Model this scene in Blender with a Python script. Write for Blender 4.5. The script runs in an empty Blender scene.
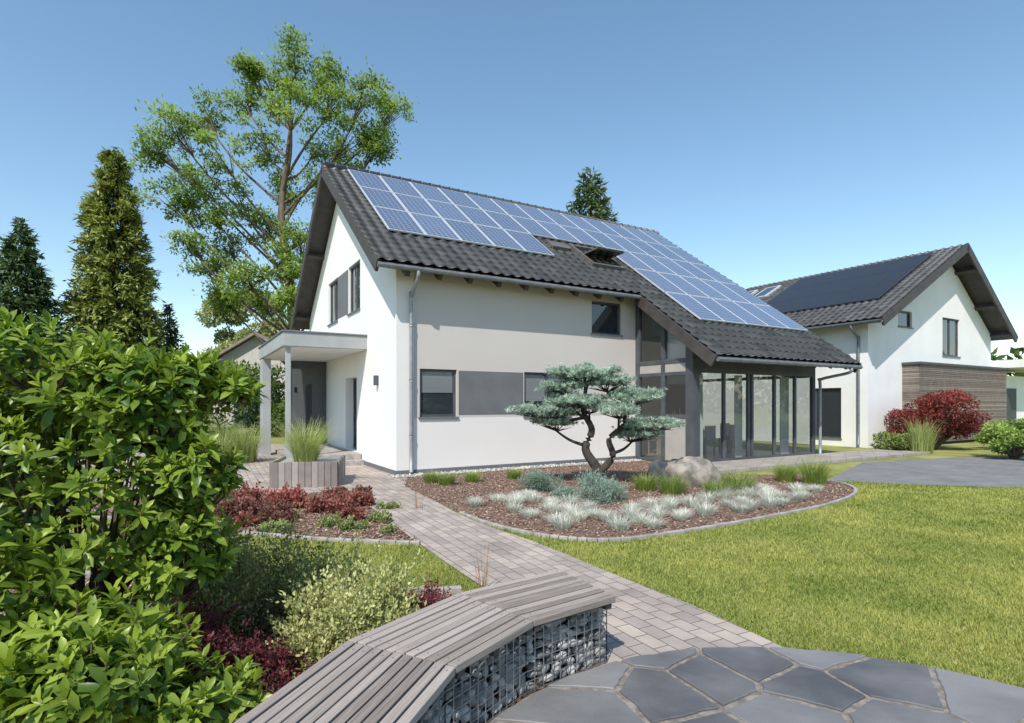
import bpy, math, random, bmesh
import numpy as np
from mathutils import Vector, Matrix, noise
random.seed(4); rng=np.random.default_rng(4)
scene=bpy.context.scene
COL=scene.collection
# ---------------------------------------------------------------- materials
def newmat(name):
    m=bpy.data.materials.new(name); m.use_nodes=True
    nt=m.node_tree; b=nt.nodes['Principled BSDF']; return m,nt,b
def mat(name,c1,c2=None,scale=5,rough=.7,bump=0,bscale=None,metal=0,stretch=None,coat=0,detail=6,spec=.5,uv=False):
    m,nt,b=newmat(name); N=nt.nodes; L=nt.links
    b.inputs['Roughness'].default_value=rough; b.inputs['Metallic'].default_value=metal
    b.inputs['Specular IOR Level'].default_value=spec
    b.inputs['Coat Weight'].default_value=coat
    tc=N.new('ShaderNodeTexCoord'); mp=N.new('ShaderNodeMapping')
    L.new(tc.outputs['UV' if uv else 'Object'],mp.inputs[0])
    if stretch: mp.inputs['Scale'].default_value=stretch
    if c2 is None: b.inputs['Base Color'].default_value=(*c1,1)
    else:
        n=N.new('ShaderNodeTexNoise'); n.inputs['Scale'].default_value=scale; n.inputs['Detail'].default_value=detail
        L.new(mp.outputs[0],n.inputs[0])
        r=N.new('ShaderNodeValToRGB'); r.color_ramp.elements[0].position=.35; r.color_ramp.elements[1].position=.65
        r.color_ramp.elements[0].color=(*c1,1); r.color_ramp.elements[1].color=(*c2,1)
        L.new(n.outputs[0],r.inputs[0]); L.new(r.outputs[0],b.inputs['Base Color'])
    if bump:
        n=N.new('ShaderNodeTexNoise'); n.inputs['Scale'].default_value=bscale or scale*4; n.inputs['Detail'].default_value=5
        L.new(mp.outputs[0],n.inputs[0]); bp=N.new('ShaderNodeBump'); bp.inputs['Strength'].default_value=bump
        bp.inputs['Distance'].default_value=.02
        L.new(n.outputs[0],bp.inputs['Height']); L.new(bp.outputs[0],b.inputs['Normal'])
    return m
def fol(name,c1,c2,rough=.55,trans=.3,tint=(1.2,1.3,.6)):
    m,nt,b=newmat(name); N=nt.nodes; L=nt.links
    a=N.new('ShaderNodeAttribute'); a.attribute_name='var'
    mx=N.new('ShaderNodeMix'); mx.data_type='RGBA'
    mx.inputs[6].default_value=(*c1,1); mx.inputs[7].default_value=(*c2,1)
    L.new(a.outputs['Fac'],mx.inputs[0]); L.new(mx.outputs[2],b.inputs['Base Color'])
    b.inputs['Roughness'].default_value=rough; b.inputs['Specular IOR Level'].default_value=.35
    if trans>0:
        t=N.new('ShaderNodeBsdfTranslucent'); mu=N.new('ShaderNodeMix'); mu.data_type='RGBA'; mu.blend_type='MULTIPLY'
        mu.inputs[0].default_value=1; L.new(mx.outputs[2],mu.inputs[6]); mu.inputs[7].default_value=(*tint,1)
        L.new(mu.outputs[2],t.inputs[0])
        s=N.new('ShaderNodeMixShader'); s.inputs[0].default_value=trans
        L.new(b.outputs[0],s.inputs[1]); L.new(t.outputs[0],s.inputs[2]); L.new(s.outputs[0],N['Material Output'].inputs[0])
    return m
def attrmat(name,c1,c2,rough=.7,bump=.3,bscale=30,amt=.9):
    m,nt,b=newmat(name); N=nt.nodes; L=nt.links
    a=N.new('ShaderNodeAttribute'); a.attribute_name='var'
    tc=N.new('ShaderNodeTexCoord'); n=N.new('ShaderNodeTexNoise'); n.inputs['Scale'].default_value=bscale; n.inputs['Detail'].default_value=8
    L.new(tc.outputs['Object'],n.inputs[0])
    n2=N.new('ShaderNodeTexNoise'); n2.inputs['Scale'].default_value=bscale*.15; n2.inputs['Detail'].default_value=8
    L.new(tc.outputs['Object'],n2.inputs[0])
    ad=N.new('ShaderNodeMath'); ad.operation='MULTIPLY_ADD'; ad.inputs[1].default_value=amt; L.new(n2.outputs[0],ad.inputs[0]); 
    ad2=N.new('ShaderNodeMath'); ad2.operation='SUBTRACT'; ad2.inputs[1].default_value=amt*.5; L.new(a.outputs['Fac'],ad2.inputs[0]); L.new(ad2.outputs[0],ad.inputs[2])
    mx=N.new('ShaderNodeMix'); mx.data_type='RGBA'; mx.inputs[6].default_value=(*c1,1); mx.inputs[7].default_value=(*c2,1)
    L.new(ad.outputs[0],mx.inputs[0]); L.new(mx.outputs[2],b.inputs['Base Color']); b.inputs['Roughness'].default_value=rough
    bp=N.new('ShaderNodeBump'); bp.inputs['Strength'].default_value=bump; bp.inputs['Distance'].default_value=.01
    L.new(n.outputs[0],bp.inputs['Height']); L.new(bp.outputs[0],b.inputs['Normal'])
    return m
# ---------------------------------------------------------------- mesh helpers
def mk(name,V,F,mat=None,parent=None,var=None,uv=None,smooth=False):
    me=bpy.data.meshes.new(name); V=np.asarray(V,dtype=np.float32)
    if isinstance(F,np.ndarray):
        m,k=F.shape
        me.vertices.add(len(V)); me.vertices.foreach_set('co',V.ravel())
        me.loops.add(m*k); me.loops.foreach_set('vertex_index',F.ravel().astype(np.int32))
        me.polygons.add(m); me.polygons.foreach_set('loop_start',(np.arange(m)*k).astype(np.int32))
        try: me.polygons.foreach_set('loop_total',np.full(m,k,dtype=np.int32))
        except Exception: pass
        me.update(calc_edges=True)
    else:
        me.from_pydata([tuple(map(float,v)) for v in V],[],F); me.update()
    if var is not None:
        a=me.attributes.new('var','FLOAT','POINT'); a.data.foreach_set('value',np.asarray(var,dtype=np.float32))
    if uv is not None:
        ul=me.uv_layers.new(name='UVMap'); li=np.zeros(len(me.loops),dtype=np.int32); me.loops.foreach_get('vertex_index',li)
        ul.data.foreach_set('uv',np.asarray(uv,dtype=np.float32)[li].ravel())
    if smooth: me.polygons.foreach_set('use_smooth',np.ones(len(me.polygons),dtype=bool))
    o=bpy.data.objects.new(name,me); COL.objects.link(o)
    if mat: me.materials.append(mat)
    if parent: o.parent=parent
    return o
def empty(name,loc=(0,0,0),rz=0):
    o=bpy.data.objects.new(name,None); COL.objects.link(o); o.location=loc; o.rotation_euler=(0,0,rz); o.empty_display_size=.2; return o
BF=[(0,3,2,1),(4,5,6,7),(0,1,5,4),(1,2,6,5),(2,3,7,6),(3,0,4,7)]
class Acc:
    def __init__(s): s.V=[]; s.F=[]; s.var=[]
    def hexa(s,c,v=0.5):
        n=len(s.V); s.V+= [tuple(p) for p in c]; s.F+=[tuple(n+i for i in f) for f in BF]; s.var+=[v]*8
    def box(s,x0,x1,y0,y1,z0,z1,v=.5):
        s.hexa([(x0,y0,z0),(x1,y0,z0),(x1,y1,z0),(x0,y1,z0),(x0,y0,z1),(x1,y0,z1),(x1,y1,z1),(x0,y1,z1)],v)
    def quad(s,c,v=.5):
        n=len(s.V); s.V+=[tuple(p) for p in c]; s.F.append((n,n+1,n+2,n+3)); s.var+=[v]*4
    def bar(s,p0,p1,w,h=None,up=(0,0,1),v=.5):
        h=h or w; p0=Vector(p0); p1=Vector(p1); d=(p1-p0).normalized(); up=Vector(up)
        if abs(d.dot(up))>.95: up=Vector((1,0,0))
        a=d.cross(up).normalized()*w/2; b=a.cross(d).normalized()*h/2
        s.hexa([p0-a-b,p0+a-b,p1+a-b,p1-a-b,p0-a+b,p0+a+b,p1+a+b,p1-a+b],v)
    def tube(s,pts,rad,n=8,v=.5,cap=True):
        pts=[Vector(p) for p in pts]; base=len(s.V)
        if not hasattr(rad,'__len__'): rad=[rad]*len(pts)
        for i,p in enumerate(pts):
            d=(pts[min(i+1,len(pts)-1)]-pts[max(i-1,0)]).normalized()
            up=Vector((0,0,1)) if abs(d.z)<.9 else Vector((1,0,0))
            a=d.cross(up).normalized(); b=a.cross(d)
            for k in range(n):
                t=2*math.pi*k/n; s.V.append(tuple(p+(a*math.cos(t)+b*math.sin(t))*rad[i])); s.var.append(v)
        for i in range(len(pts)-1):
            for k in range(n):
                s.F.append((base+i*n+k,base+i*n+(k+1)%n,base+(i+1)*n+(k+1)%n,base+(i+1)*n+k))
        if cap:
            s.F.append(tuple(base+k for k in range(n))); s.F.append(tuple(base+(len(pts)-1)*n+n-1-k for k in range(n)))
    def out(s,name,mat,parent=None,smooth=False,bevel=0):
        o=mk(name,s.V,s.F,mat,parent,var=s.var,smooth=smooth)
        if bevel:
            b=o.modifiers.new('bev','BEVEL'); b.width=bevel; b.segments=2; b.limit_method='ANGLE'
        return o
def boxo(name,x0,x1,y0,y1,z0,z1,m,parent=None,bevel=0):
    a=Acc(); a.box(x0,x1,y0,y1,z0,z1); return a.out(name,m,parent,bevel=bevel)
def poly(name,pts,z,m,parent=None):
    return mk(name,[(x,y,z) for x,y in pts],[tuple(range(len(pts)))],m,parent)
def unit(v): return v/np.maximum(np.linalg.norm(v,axis=1,keepdims=True),1e-9)
def rdir(n): return unit(rng.normal(size=(n,3)))
def leafV(P,D,N,L,W):
    S=unit(np.cross(D,N)); L=np.broadcast_to(L,(len(P),))[:,None]; W=np.broadcast_to(W,(len(P),))[:,None]
    V=np.stack([P,P+D*L*.45+S*W*.5,P+D*L,P+D*L*.45-S*W*.5],1).reshape(-1,3)
    F=np.arange(len(P)*4).reshape(-1,4); return V,F
def leaves(name,P,D,N,L,W,m,var,parent=None):
    V,F=leafV(P,D,N,L,W); return mk(name,V,F,m,parent,var=np.repeat(var,4))
def bigleaves(name,P,D,N,L,W,m,var,parent=None):
    n=len(P); S=unit(np.cross(D,N)); N2=unit(np.cross(S,D)); L=np.broadcast_to(L,(n,))[:,None]; W=np.broadcast_to(W,(n,))[:,None]
    def pt(a,s,h): return P+D*L*a+S*W*s+N2*L*h
    V=np.stack([pt(0,0,0),pt(.35,.42,.05),pt(.7,.45,.0),pt(1,0,-.16),pt(.7,-.45,.0),pt(.35,-.42,.05),pt(.35,0,0),pt(.7,0,-.05)],1).reshape(-1,3)
    b=np.arange(n)[:,None]*8
    Q=(b[:,:,None]+np.array([(1,2,7,6),(6,7,4,5)])[None]).reshape(-1,4)
    T=(b[:,:,None]+np.array([(0,1,6),(2,3,7),(0,6,5),(7,3,4)])[None]).reshape(-1,3)
    me_faces=[tuple(q) for q in Q.tolist()]+[tuple(t) for t in T.tolist()]
    return mk(name,V,me_faces,m,parent,var=np.repeat(var,8),smooth=True)
def blades(P,H,lean,W,az,segs=3):
    n=len(P); out=[]; dirh=np.stack([np.cos(az),np.sin(az),np.zeros(n)],1); side=np.stack([-np.sin(az),np.cos(az),np.zeros(n)],1)
    H=np.broadcast_to(H,(n,))[:,None]; lean=np.broadcast_to(lean,(n,))[:,None]; W=np.broadcast_to(W,(n,))[:,None]
    for i in range(segs+1):
        t=i/segs; c=P+dirh*lean*H*(t**1.7)+np.array([0,0,1.])*H*(t-.35*lean*t**2.2); w=W*(1-t*.85)*.5
        out+= [c-side*w,c+side*w]
    V=np.stack(out,1).reshape(-1,3); b=np.arange(n)[:,None]*(2*(segs+1))
    F=np.concatenate([b+np.array([2*i,2*i+1,2*i+3,2*i+2])[None] for i in range(segs)],0)
    return V,F,2*(segs+1)
def tufts(name,C,H,R,n,W,m,lean=(.2,.9),parent=None):
    Vs=[];Fs=[];vv=[];off=0
    for i,c in enumerate(C):
        h=H[i] if hasattr(H,'__len__') else H; r=R[i] if hasattr(R,'__len__') else R
        az=rng.uniform(0,2*math.pi,n); rr=np.sqrt(rng.uniform(0,1,n))*r*.45
        P=np.stack([c[0]+np.cos(az)*rr,c[1]+np.sin(az)*rr,np.full(n,c[2])],1)
        V,F,k=blades(P,h*rng.uniform(.6,1.05,n),rng.uniform(*lean,n)*(rr/(r*.45)*.7+.4),W,az+rng.normal(0,.5,n))
        Vs.append(V);Fs.append(F+off);off+=len(V);vv.append(np.repeat(np.clip(rng.normal(.5,.25,n)+rng.normal(0,.16),0,1),k))
    return mk(name,np.concatenate(Vs),np.concatenate(Fs),m,parent,var=np.concatenate(vv))
def inpoly(x,y,pl):
    c=np.zeros(len(x),bool); n=len(pl)
    for i in range(n):
        x0,y0=pl[i]; x1,y1=pl[(i+1)%n]
        if y0==y1: continue
        k=((y0>y)!=(y1>y))&(x<(x1-x0)*(y-y0)/(y1-y0)+x0); c^=k
    return c
def smoothline(pts,n=8,closed=False):
    out=[];m=len(pts)
    rg=range(m) if closed else range(m-1)
    for i in rg:
        p0=pts[(i-1)%m] if closed or i>0 else pts[0]; p1=pts[i]; p2=pts[(i+1)%m]; p3=pts[(i+2)%m] if closed or i<m-2 else pts[-1]
        for k in range(n):
            t=k/n
            out.append(tuple(.5*((2*p1[j])+(-p0[j]+p2[j])*t+(2*p0[j]-5*p1[j]+4*p2[j]-p3[j])*t*t+(-p0[j]+3*p1[j]-3*p2[j]+p3[j])*t**3) for j in range(len(p1))))
    if not closed: out.append(tuple(pts[-1]))
    return out
# ---------------------------------------------------------------- palette
M_white=mat('white_render',(.78,.77,.75),(.84,.83,.81),scale=1.2,rough=.9,bump=.15,bscale=120)
M_grey=mat('anthracite',(.06,.066,.075),(.085,.092,.1),scale=3,rough=.5)
M_greyband=mat('grey_band',(.13,.135,.14),(.155,.16,.165),scale=2,rough=.85,bump=.1,bscale=100)
M_fascia=mat('grey_fascia',(.33,.34,.34),(.38,.39,.39),scale=2,rough=.7)
M_soffit=mat('soffit',(.68,.68,.66),(.74,.74,.72),scale=2,rough=.8)
M_tile=attrmat('roof_tile',(.045,.045,.048),(.12,.118,.12),rough=.45,bump=.15,bscale=30,amt=.6)
M_timber=mat('dark_timber',(.05,.043,.04),(.075,.065,.06),scale=4,rough=.6)
M_zinc=mat('zinc',(.17,.18,.19),(.23,.24,.25),scale=6,rough=.5,metal=.4)
M_alu=mat('aluminium',(.6,.62,.65),(.68,.7,.72),scale=6,rough=.4,metal=.3)
M_dark=mat('dark_void',(.015,.015,.016),(.02,.02,.02),rough=.9)
M_curtain=mat('curtain',(.6,.58,.54),(.75,.73,.7),scale=3,rough=.9,stretch=(14,14,.4))
M_tan=mat('tan_panel',(.36,.335,.31),(.41,.38,.35),scale=2,rough=.8)
M_inside=mat('inside_wall',(.34,.32,.29),(.40,.38,.35),scale=2,rough=.9)
M_floor=mat('inside_floor',(.3,.25,.2),(.36,.3,.24),scale=3,rough=.4)
M_stonecap=mat('kerb_stone',(.26,.235,.21),(.42,.385,.35),scale=6,rough=.85,bump=.3)
M_bark=mat('bark',(.07,.05,.035),(.16,.125,.09),scale=5,rough=.9,bump=.6,bscale=18,stretch=(1,1,.3))
M_dbark=mat('pine_bark',(.025,.02,.017),(.07,.055,.045),scale=6,rough=.9,bump=.6,bscale=25)
def glassmat(name,dark=True):
    m,nt,b=newmat(name); N=nt.nodes; L=nt.links
    if dark:
        b.inputs['Base Color'].default_value=(.03,.036,.042,1); b.inputs['Roughness'].default_value=.03; b.inputs['Specular IOR Level'].default_value=.9
        b.inputs['Coat Weight'].default_value=.6; b.inputs['Coat Roughness'].default_value=.02
    else:
        g=N.new('ShaderNodeBsdfGlossy'); g.inputs['Roughness'].default_value=.01
        t=N.new('ShaderNodeBsdfTransparent'); t.inputs[0].default_value=(.74,.78,.78,1)
        f=N.new('ShaderNodeLayerWeight'); f.inputs[0].default_value=.5
        p=N.new('ShaderNodeMath'); p.operation='POWER'; p.inputs[1].default_value=3; L.new(f.outputs['Facing'],p.inputs[0])
        q=N.new('ShaderNodeMath'); q.operation='MULTIPLY_ADD'; q.inputs[1].default_value=.7; q.inputs[2].default_value=.11; L.new(p.outputs[0],q.inputs[0])
        s=N.new('ShaderNodeMixShader'); L.new(q.outputs[0],s.inputs[0]); L.new(t.outputs[0],s.inputs[1]); L.new(g.outputs[0],s.inputs[2])
        L.new(s.outputs[0],N['Material Output'].inputs[0])
    return m
M_glass=glassmat('window_glass'); M_cglass=glassmat('clear_glass',False)
def facade():
    m,nt,b=newmat('house_render'); N=nt.nodes; L=nt.links
    tc=N.new('ShaderNodeTexCoord'); sp=N.new('ShaderNodeSeparateXYZ'); L.new(tc.outputs['Object'],sp.inputs[0])
    def cmp(i,op,v):
        k=N.new('ShaderNodeMath'); k.operation=op; L.new(sp.outputs[i],k.inputs[0]); k.inputs[1].default_value=v; return k
    def mul(a,b_):
        k=N.new('ShaderNodeMath'); k.operation='MULTIPLY'; L.new(a.outputs[0],k.inputs[0]); L.new(b_.outputs[0],k.inputs[1]); return k
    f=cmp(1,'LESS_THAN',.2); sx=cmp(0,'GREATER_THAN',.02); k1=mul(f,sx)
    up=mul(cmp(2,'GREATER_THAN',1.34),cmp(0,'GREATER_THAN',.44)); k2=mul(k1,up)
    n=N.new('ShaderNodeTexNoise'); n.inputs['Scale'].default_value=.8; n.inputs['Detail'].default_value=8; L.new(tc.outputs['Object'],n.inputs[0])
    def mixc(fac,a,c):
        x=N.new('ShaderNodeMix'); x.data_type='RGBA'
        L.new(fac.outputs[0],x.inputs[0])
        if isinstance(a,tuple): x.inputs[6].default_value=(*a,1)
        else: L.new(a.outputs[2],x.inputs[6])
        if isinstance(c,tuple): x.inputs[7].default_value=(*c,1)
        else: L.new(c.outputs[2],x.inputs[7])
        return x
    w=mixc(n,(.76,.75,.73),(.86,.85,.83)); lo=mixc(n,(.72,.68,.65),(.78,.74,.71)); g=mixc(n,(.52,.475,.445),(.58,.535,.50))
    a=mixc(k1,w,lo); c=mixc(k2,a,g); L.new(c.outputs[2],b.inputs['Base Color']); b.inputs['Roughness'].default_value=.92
    n2=N.new('ShaderNodeTexNoise'); n2.inputs['Scale'].default_value=140; L.new(tc.outputs['Object'],n2.inputs[0])
    bp=N.new('ShaderNodeBump'); bp.inputs['Strength'].default_value=.2; bp.inputs['Distance'].default_value=.01; L.new(n2.outputs[0],bp.inputs['Height']); L.new(bp.outputs[0],b.inputs['Normal'])
    return m
M_facade=facade()
def solar(name,cell,line,nx,ny,rough=.15,spec=.8,coat=.6):
    m,nt,b=newmat(name); N=nt.nodes; L=nt.links
    tc=N.new('ShaderNodeTexCoord'); sp=N.new('ShaderNodeSeparateXYZ'); L.new(tc.outputs['UV'],sp.inputs[0]); res=[]
    for i,k in ((0,nx),(1,ny)):
        a=N.new('ShaderNodeMath'); a.operation='MULTIPLY'; a.inputs[1].default_value=k; L.new(sp.outputs[i],a.inputs[0])
        f=N.new('ShaderNodeMath'); f.operation='FRACT'; L.new(a.outputs[0],f.inputs[0])
        s=N.new('ShaderNodeMath'); s.operation='SUBTRACT'; s.inputs[1].default_value=.5; L.new(f.outputs[0],s.inputs[0])
        ab=N.new('ShaderNodeMath'); ab.operation='ABSOLUTE'; L.new(s.outputs[0],ab.inputs[0])
        g=N.new('ShaderNodeMath'); g.operation='GREATER_THAN'; g.inputs[1].default_value=.465; L.new(ab.outputs[0],g.inputs[0]); res.append(g)
    mx=N.new('ShaderNodeMath'); mx.operation='MAXIMUM'; L.new(res[0].outputs[0],mx.inputs[0]); L.new(res[1].outputs[0],mx.inputs[1])
    at=N.new('ShaderNodeAttribute'); at.attribute_name='var'
    c0=N.new('ShaderNodeMix'); c0.data_type='RGBA'; c0.inputs[6].default_value=(*cell,1); c0.inputs[7].default_value=(*[q*1.3 for q in cell],1); L.new(at.outputs['Fac'],c0.inputs[0])
    c=N.new('ShaderNodeMix'); c.data_type='RGBA'; L.new(c0.outputs[2],c.inputs[6]); c.inputs[7].default_value=(*line,1); L.new(mx.outputs[0],c.inputs[0])
    L.new(c.outputs[2],b.inputs['Base Color']); b.inputs['Roughness'].default_value=rough; b.inputs['Specular IOR Level'].default_value=spec
    b.inputs['Coat Weight'].default_value=coat; b.inputs['Coat Roughness'].default_value=.03
    return m
M_solar=solar('solar_cells',(.085,.105,.165),(.42,.46,.52),6,10)
M_solarb=solar('black_solar_cells',(.02,.02,.022),(.028,.029,.032),6,10,rough=.35,spec=.3,coat=.12)
def brick(name,c1,c2,mort,w,h,rot,rough=.85):
    m,nt,b=newmat(name); N=nt.nodes; L=nt.links
    tc=N.new('ShaderNodeTexCoord'); mp=N.new('ShaderNodeMapping'); mp.inputs['Rotation'].default_value=(0,0,rot); L.new(tc.outputs['Object'],mp.inputs[0])
    br=N.new('ShaderNodeTexBrick'); br.inputs['Scale'].default_value=1; br.inputs['Brick Width'].default_value=w; br.inputs['Row Height'].default_value=h
    br.inputs['Mortar Size'].default_value=.005; br.inputs['Mortar Smooth'].default_value=.3; br.inputs['Bias'].default_value=0
    br.inputs['Color1'].default_value=(*c1,1); br.inputs['Color2'].default_value=(*c2,1); br.inputs['Mortar'].default_value=(*mort,1)
    L.new(mp.outputs[0],br.inputs[0])
    n=N.new('ShaderNodeTexNoise'); n.inputs['Scale'].default_value=1.3; n.inputs['Detail'].default_value=10; n.inputs['Roughness'].default_value=.7; L.new(tc.outputs['Object'],n.inputs[0])
    r=N.new('ShaderNodeMapRange'); r.inputs[1].default_value=.3; r.inputs[2].default_value=.7; r.inputs[3].default_value=.7; r.inputs[4].default_value=1.2; L.new(n.outputs[0],r.inputs[0])
    mu=N.new('ShaderNodeMix'); mu.data_type='RGBA'; mu.blend_type='MULTIPLY'; mu.inputs[0].default_value=1; L.new(br.outputs[0],mu.inputs[6]); L.new(r.outputs[0],mu.inputs[7])
    L.new(mu.outputs[2],b.inputs['Base Color']); b.inputs['Roughness'].default_value=rough
    sb=N.new('ShaderNodeMath'); sb.operation='MULTIPLY_ADD'; sb.inputs[1].default_value=-1.0; L.new(br.outputs['Fac'],sb.inputs[0])
    n2=N.new('ShaderNodeTexNoise'); n2.inputs['Scale'].default_value=60; n2.inputs['Detail'].default_value=4; L.new(tc.outputs['Object'],n2.inputs[0])
    m3=N.new('ShaderNodeMath'); m3.operation='MULTIPLY'; m3.inputs[1].default_value=.35; L.new(n2.outputs[0],m3.inputs[0]); L.new(m3.outputs[0],sb.inputs[2])
    bp=N.new('ShaderNodeBump'); bp.inputs['Strength'].default_value=.6; bp.inputs['Distance'].default_value=.008; L.new(sb.outputs[0],bp.inputs['Height']); L.new(bp.outputs[0],b.inputs['Normal'])
    return m
M_paver=brick('pavers',(.46,.38,.32),(.32,.27,.24),(.13,.105,.085),.21,.14,math.radians(62))
M_terr=brick('terrace_slabs',(.38,.335,.295),(.33,.295,.265),(.14,.12,.1),.4,.4,-math.radians(30.24))
M_grass=mat('grass_ground',(.17,.19,.04),(.33,.32,.10),scale=1.1,rough=.95,bump=.6,bscale=60,detail=12)
M_mulch=mat('mulch',(.10,.06,.042),(.27,.165,.115),scale=14,rough=.95,bump=1,bscale=40,detail=12)
M_gravel=mat('gravel',(.25,.24,.22),(.5,.48,.45),scale=40,rough=.9,bump=1,bscale=50)
M_asphalt=brick('drive',(.22,.215,.21),(.19,.19,.19),(.11,.11,.11),.3,.2,math.radians(10))
# ---------------------------------------------------------------- ground
PATH=smoothline([(-2.16,11.35),(-1.3,9.6),(-.61,8.15),(.335,6.72),(1.05,5.45),(1.54,4.61),(1.95,3.7)],6)+[(2.0,3.0),(.6,3.0),(.3,4.1)]+smoothline([(-.02,4.84),(-.35,5.3),(-1.10,6.72),(-2.2,8.9),(-3.17,10.75)],5)+[(-4.9,10.1),(-8,10.2),(-13,11),(-14,24),(-8.2,22.5),(-2.75,13.3),(-2.35,12.6)]
BEDEDGE=smoothline([(-2.16,11.35),(-1.3,9.6),(-.55,8.15),(.0,7.45),(.59,7.0),(1.33,6.9),(2.52,7.5),(3.81,8.3),(5.3,9.35),(6.5,10.6),(6.9,11.8),(6.5,13.0)],6)
BED=BEDEDGE+[(5.5,13.4),(4.5,13.6),(3.7,16.9),(-2.75,13.3)]
RED=smoothline([(-1.1,6.72),(-2.26,6.9),(-3.6,7.3),(-5.5,8.0),(-7.5,9)],6)+[(-7.5,10.4),(-4.9,10.15),(-3.17,10.8),(-2.2,8.95)]
LOW=[(.3,4.3),(-.1,4.75)]+smoothline([(-.45,5.0),(-1.4,4.95),(-3,5.2),(-5,5.6),(-9,6)],4)+[(-9,-3),(2,-3),(2,1)]
PC=(1.6,1.75); PR=2.1
poly('ground',[(-400,-400),(400,-400),(400,400),(-400,400)],0,M_grass)
poly('mulch_bed_ground',BED,.008,M_mulch); poly('mulch_bed_ground.001',RED,.008,M_mulch); poly('mulch_bed_ground.002',LOW,.004,M_mulch)
poly('paved_path',PATH,.014,M_paver)
DRIVE=[(6.9,12.3),(8.0,11.7),(9.5,11.3),(12,11.0),(30,10.2),(34,17),(14,17.5),(10,16)]
poly('driveway',DRIVE,.01,M_asphalt)
def kerb(name,pts,w=.07,h=.07,m=M_stonecap):
    a=Acc()
    for i in range(len(pts)-1):
        p,q=Vector((*pts[i],0)),Vector((*pts[i+1],0)); d=(q-p).normalized()*.004
        a.bar(p+d+Vector((0,0,h/2-.01)),q-d+Vector((0,0,h/2-.01+random.uniform(-.003,.003))),w,h,v=random.random())
    return a.out(name,m,bevel=.006)
kerb('bed_kerb',BEDEDGE[10:],w=.06,h=.055); kerb('bed_kerb.001',RED[:25],w=.06,h=.055)
kerb('bed_kerb.002',[(-.45,5.02)]+LOW[3:18])
def scatter_in(pl,n,box,excl=()):
    x=rng.uniform(box[0],box[1],n); y=rng.uniform(box[2],box[3],n); k=inpoly(x,y,pl)
    for e in excl: k&=~inpoly(x,y,e)
    k&=np.hypot(x-PC[0],y-PC[1])>2.15
    return x[k],y[k]
M_chip=fol('bark_chips',(.10,.055,.04),(.60,.42,.32),rough=.9,trans=0)
for nm,pl,bx,n in (('bark_mulch',BED,(-2.8,7,6.8,16.9),70000),('bark_mulch.001',RED,(-7.5,-1,6.6,10.8),34000),('bark_mulch.002',LOW,(-5,1,2,5.5),26000)):
    x,y=scatter_in(pl,n,bx,() if pl is BED else (PATH,)); k=len(x)
    D=rdir(k); D[:,2]*=.25; D=unit(D); N=rdir(k)*.35; N[:,2]+=1; N=unit(N)
    leaves(nm,np.stack([x,y,rng.uniform(.012,.03,k)],1),D,N,rng.uniform(.025,.06,k),rng.uniform(.012,.028,k),M_chip,rng.uniform(0,1,k)**1.6)
M_blade=fol('lawn_blades',(.14,.21,.03),(.49,.47,.13),rough=.6,trans=.3,tint=(1.2,1.25,.5))
n=460000; r=rng.uniform(0,1,n); y=2.9*(13/2.9)**(r**.85); x=rng.uniform(-1.05,1.0,n)*y*1.0
k=~inpoly(x,y,PATH)&~inpoly(x,y,BED)&~inpoly(x,y,RED)&~inpoly(x,y,LOW)&~inpoly(x,y,DRIVE)&(np.hypot(x-PC[0],y-PC[1])>2.14)
x=x[k];y=y[k];n=len(x); az=rng.uniform(0,2*math.pi,n); P=np.stack([x,y,np.zeros(n)],1)
gx_=np.linspace(-14,14,141); gy_=np.linspace(2,14,61)
G1=np.array([[noise.noise(Vector((a*.9,b*.9,0)))*.45+noise.noise(Vector((a*3.1,b*3.1,5)))*.4 for a in gx_] for b in gy_])
ix=np.clip(((x+14)/.2).astype(int),0,139); iy=np.clip(((y-2)/.2).astype(int),0,59); fx=(x+14)/.2-ix; fy=(y-2)/.2-iy
patch=.47+1.0*(G1[iy,ix]*(1-fx)*(1-fy)+G1[iy,ix+1]*fx*(1-fy)+G1[iy+1,ix]*(1-fx)*fy+G1[iy+1,ix+1]*fx*fy)
hh=rng.uniform(.012,.036,n)*(1+y*.03)
dirh=np.stack([np.cos(az),np.sin(az),np.zeros(n)],1); side=np.stack([-np.sin(az),np.cos(az),np.zeros(n)],1); w=(.0014+.00055*y)[:,None]
V=np.stack([P-side*w,P+side*w,P+dirh*(hh*rng.uniform(.2,1.3,n))[:,None]+np.array([0,0,1.])*hh[:,None]],1).reshape(-1,3)
mk('lawn_grass',V,np.arange(n*3).reshape(-1,3),M_blade,var=np.repeat(np.clip(patch+rng.normal(0,.22,n),0,1),3))
# slate crazy paving
M_slate=attrmat('slate',(.075,.077,.082),(.22,.213,.21),rough=.62,bump=.8,bscale=11,amt=1.9)
sites=[]
while len(sites)<60:
    a=random.uniform(0,2*math.pi); rr=PR*math.sqrt(random.random())*1.02; p=(PC[0]+rr*math.cos(a),PC[1]+rr*math.sin(a))
    if all((p[0]-q[0])**2+(p[1]-q[1])**2>(.22+.28*random.random())**2 for q in sites): sites.append(p)
    elif random.random()<.002: break
outer=[(PC[0]+PR*math.cos(a),PC[1]+PR*math.sin(a)) for a in np.linspace(0,2*math.pi,49)[:-1]]
def clip(pl,px,py,nx,ny):
    out=[]
    for i in range(len(pl)):
        a=pl[i];b=pl[(i+1)%len(pl)]; da=(a[0]-px)*nx+(a[1]-py)*ny; db=(b[0]-px)*nx+(b[1]-py)*ny
        if da<=0: out.append(a)
        if da*db<0:
            t=da/(da-db); out.append((a[0]+(b[0]-a[0])*t,a[1]+(b[1]-a[1])*t))
    return out
sv=Acc()
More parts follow.
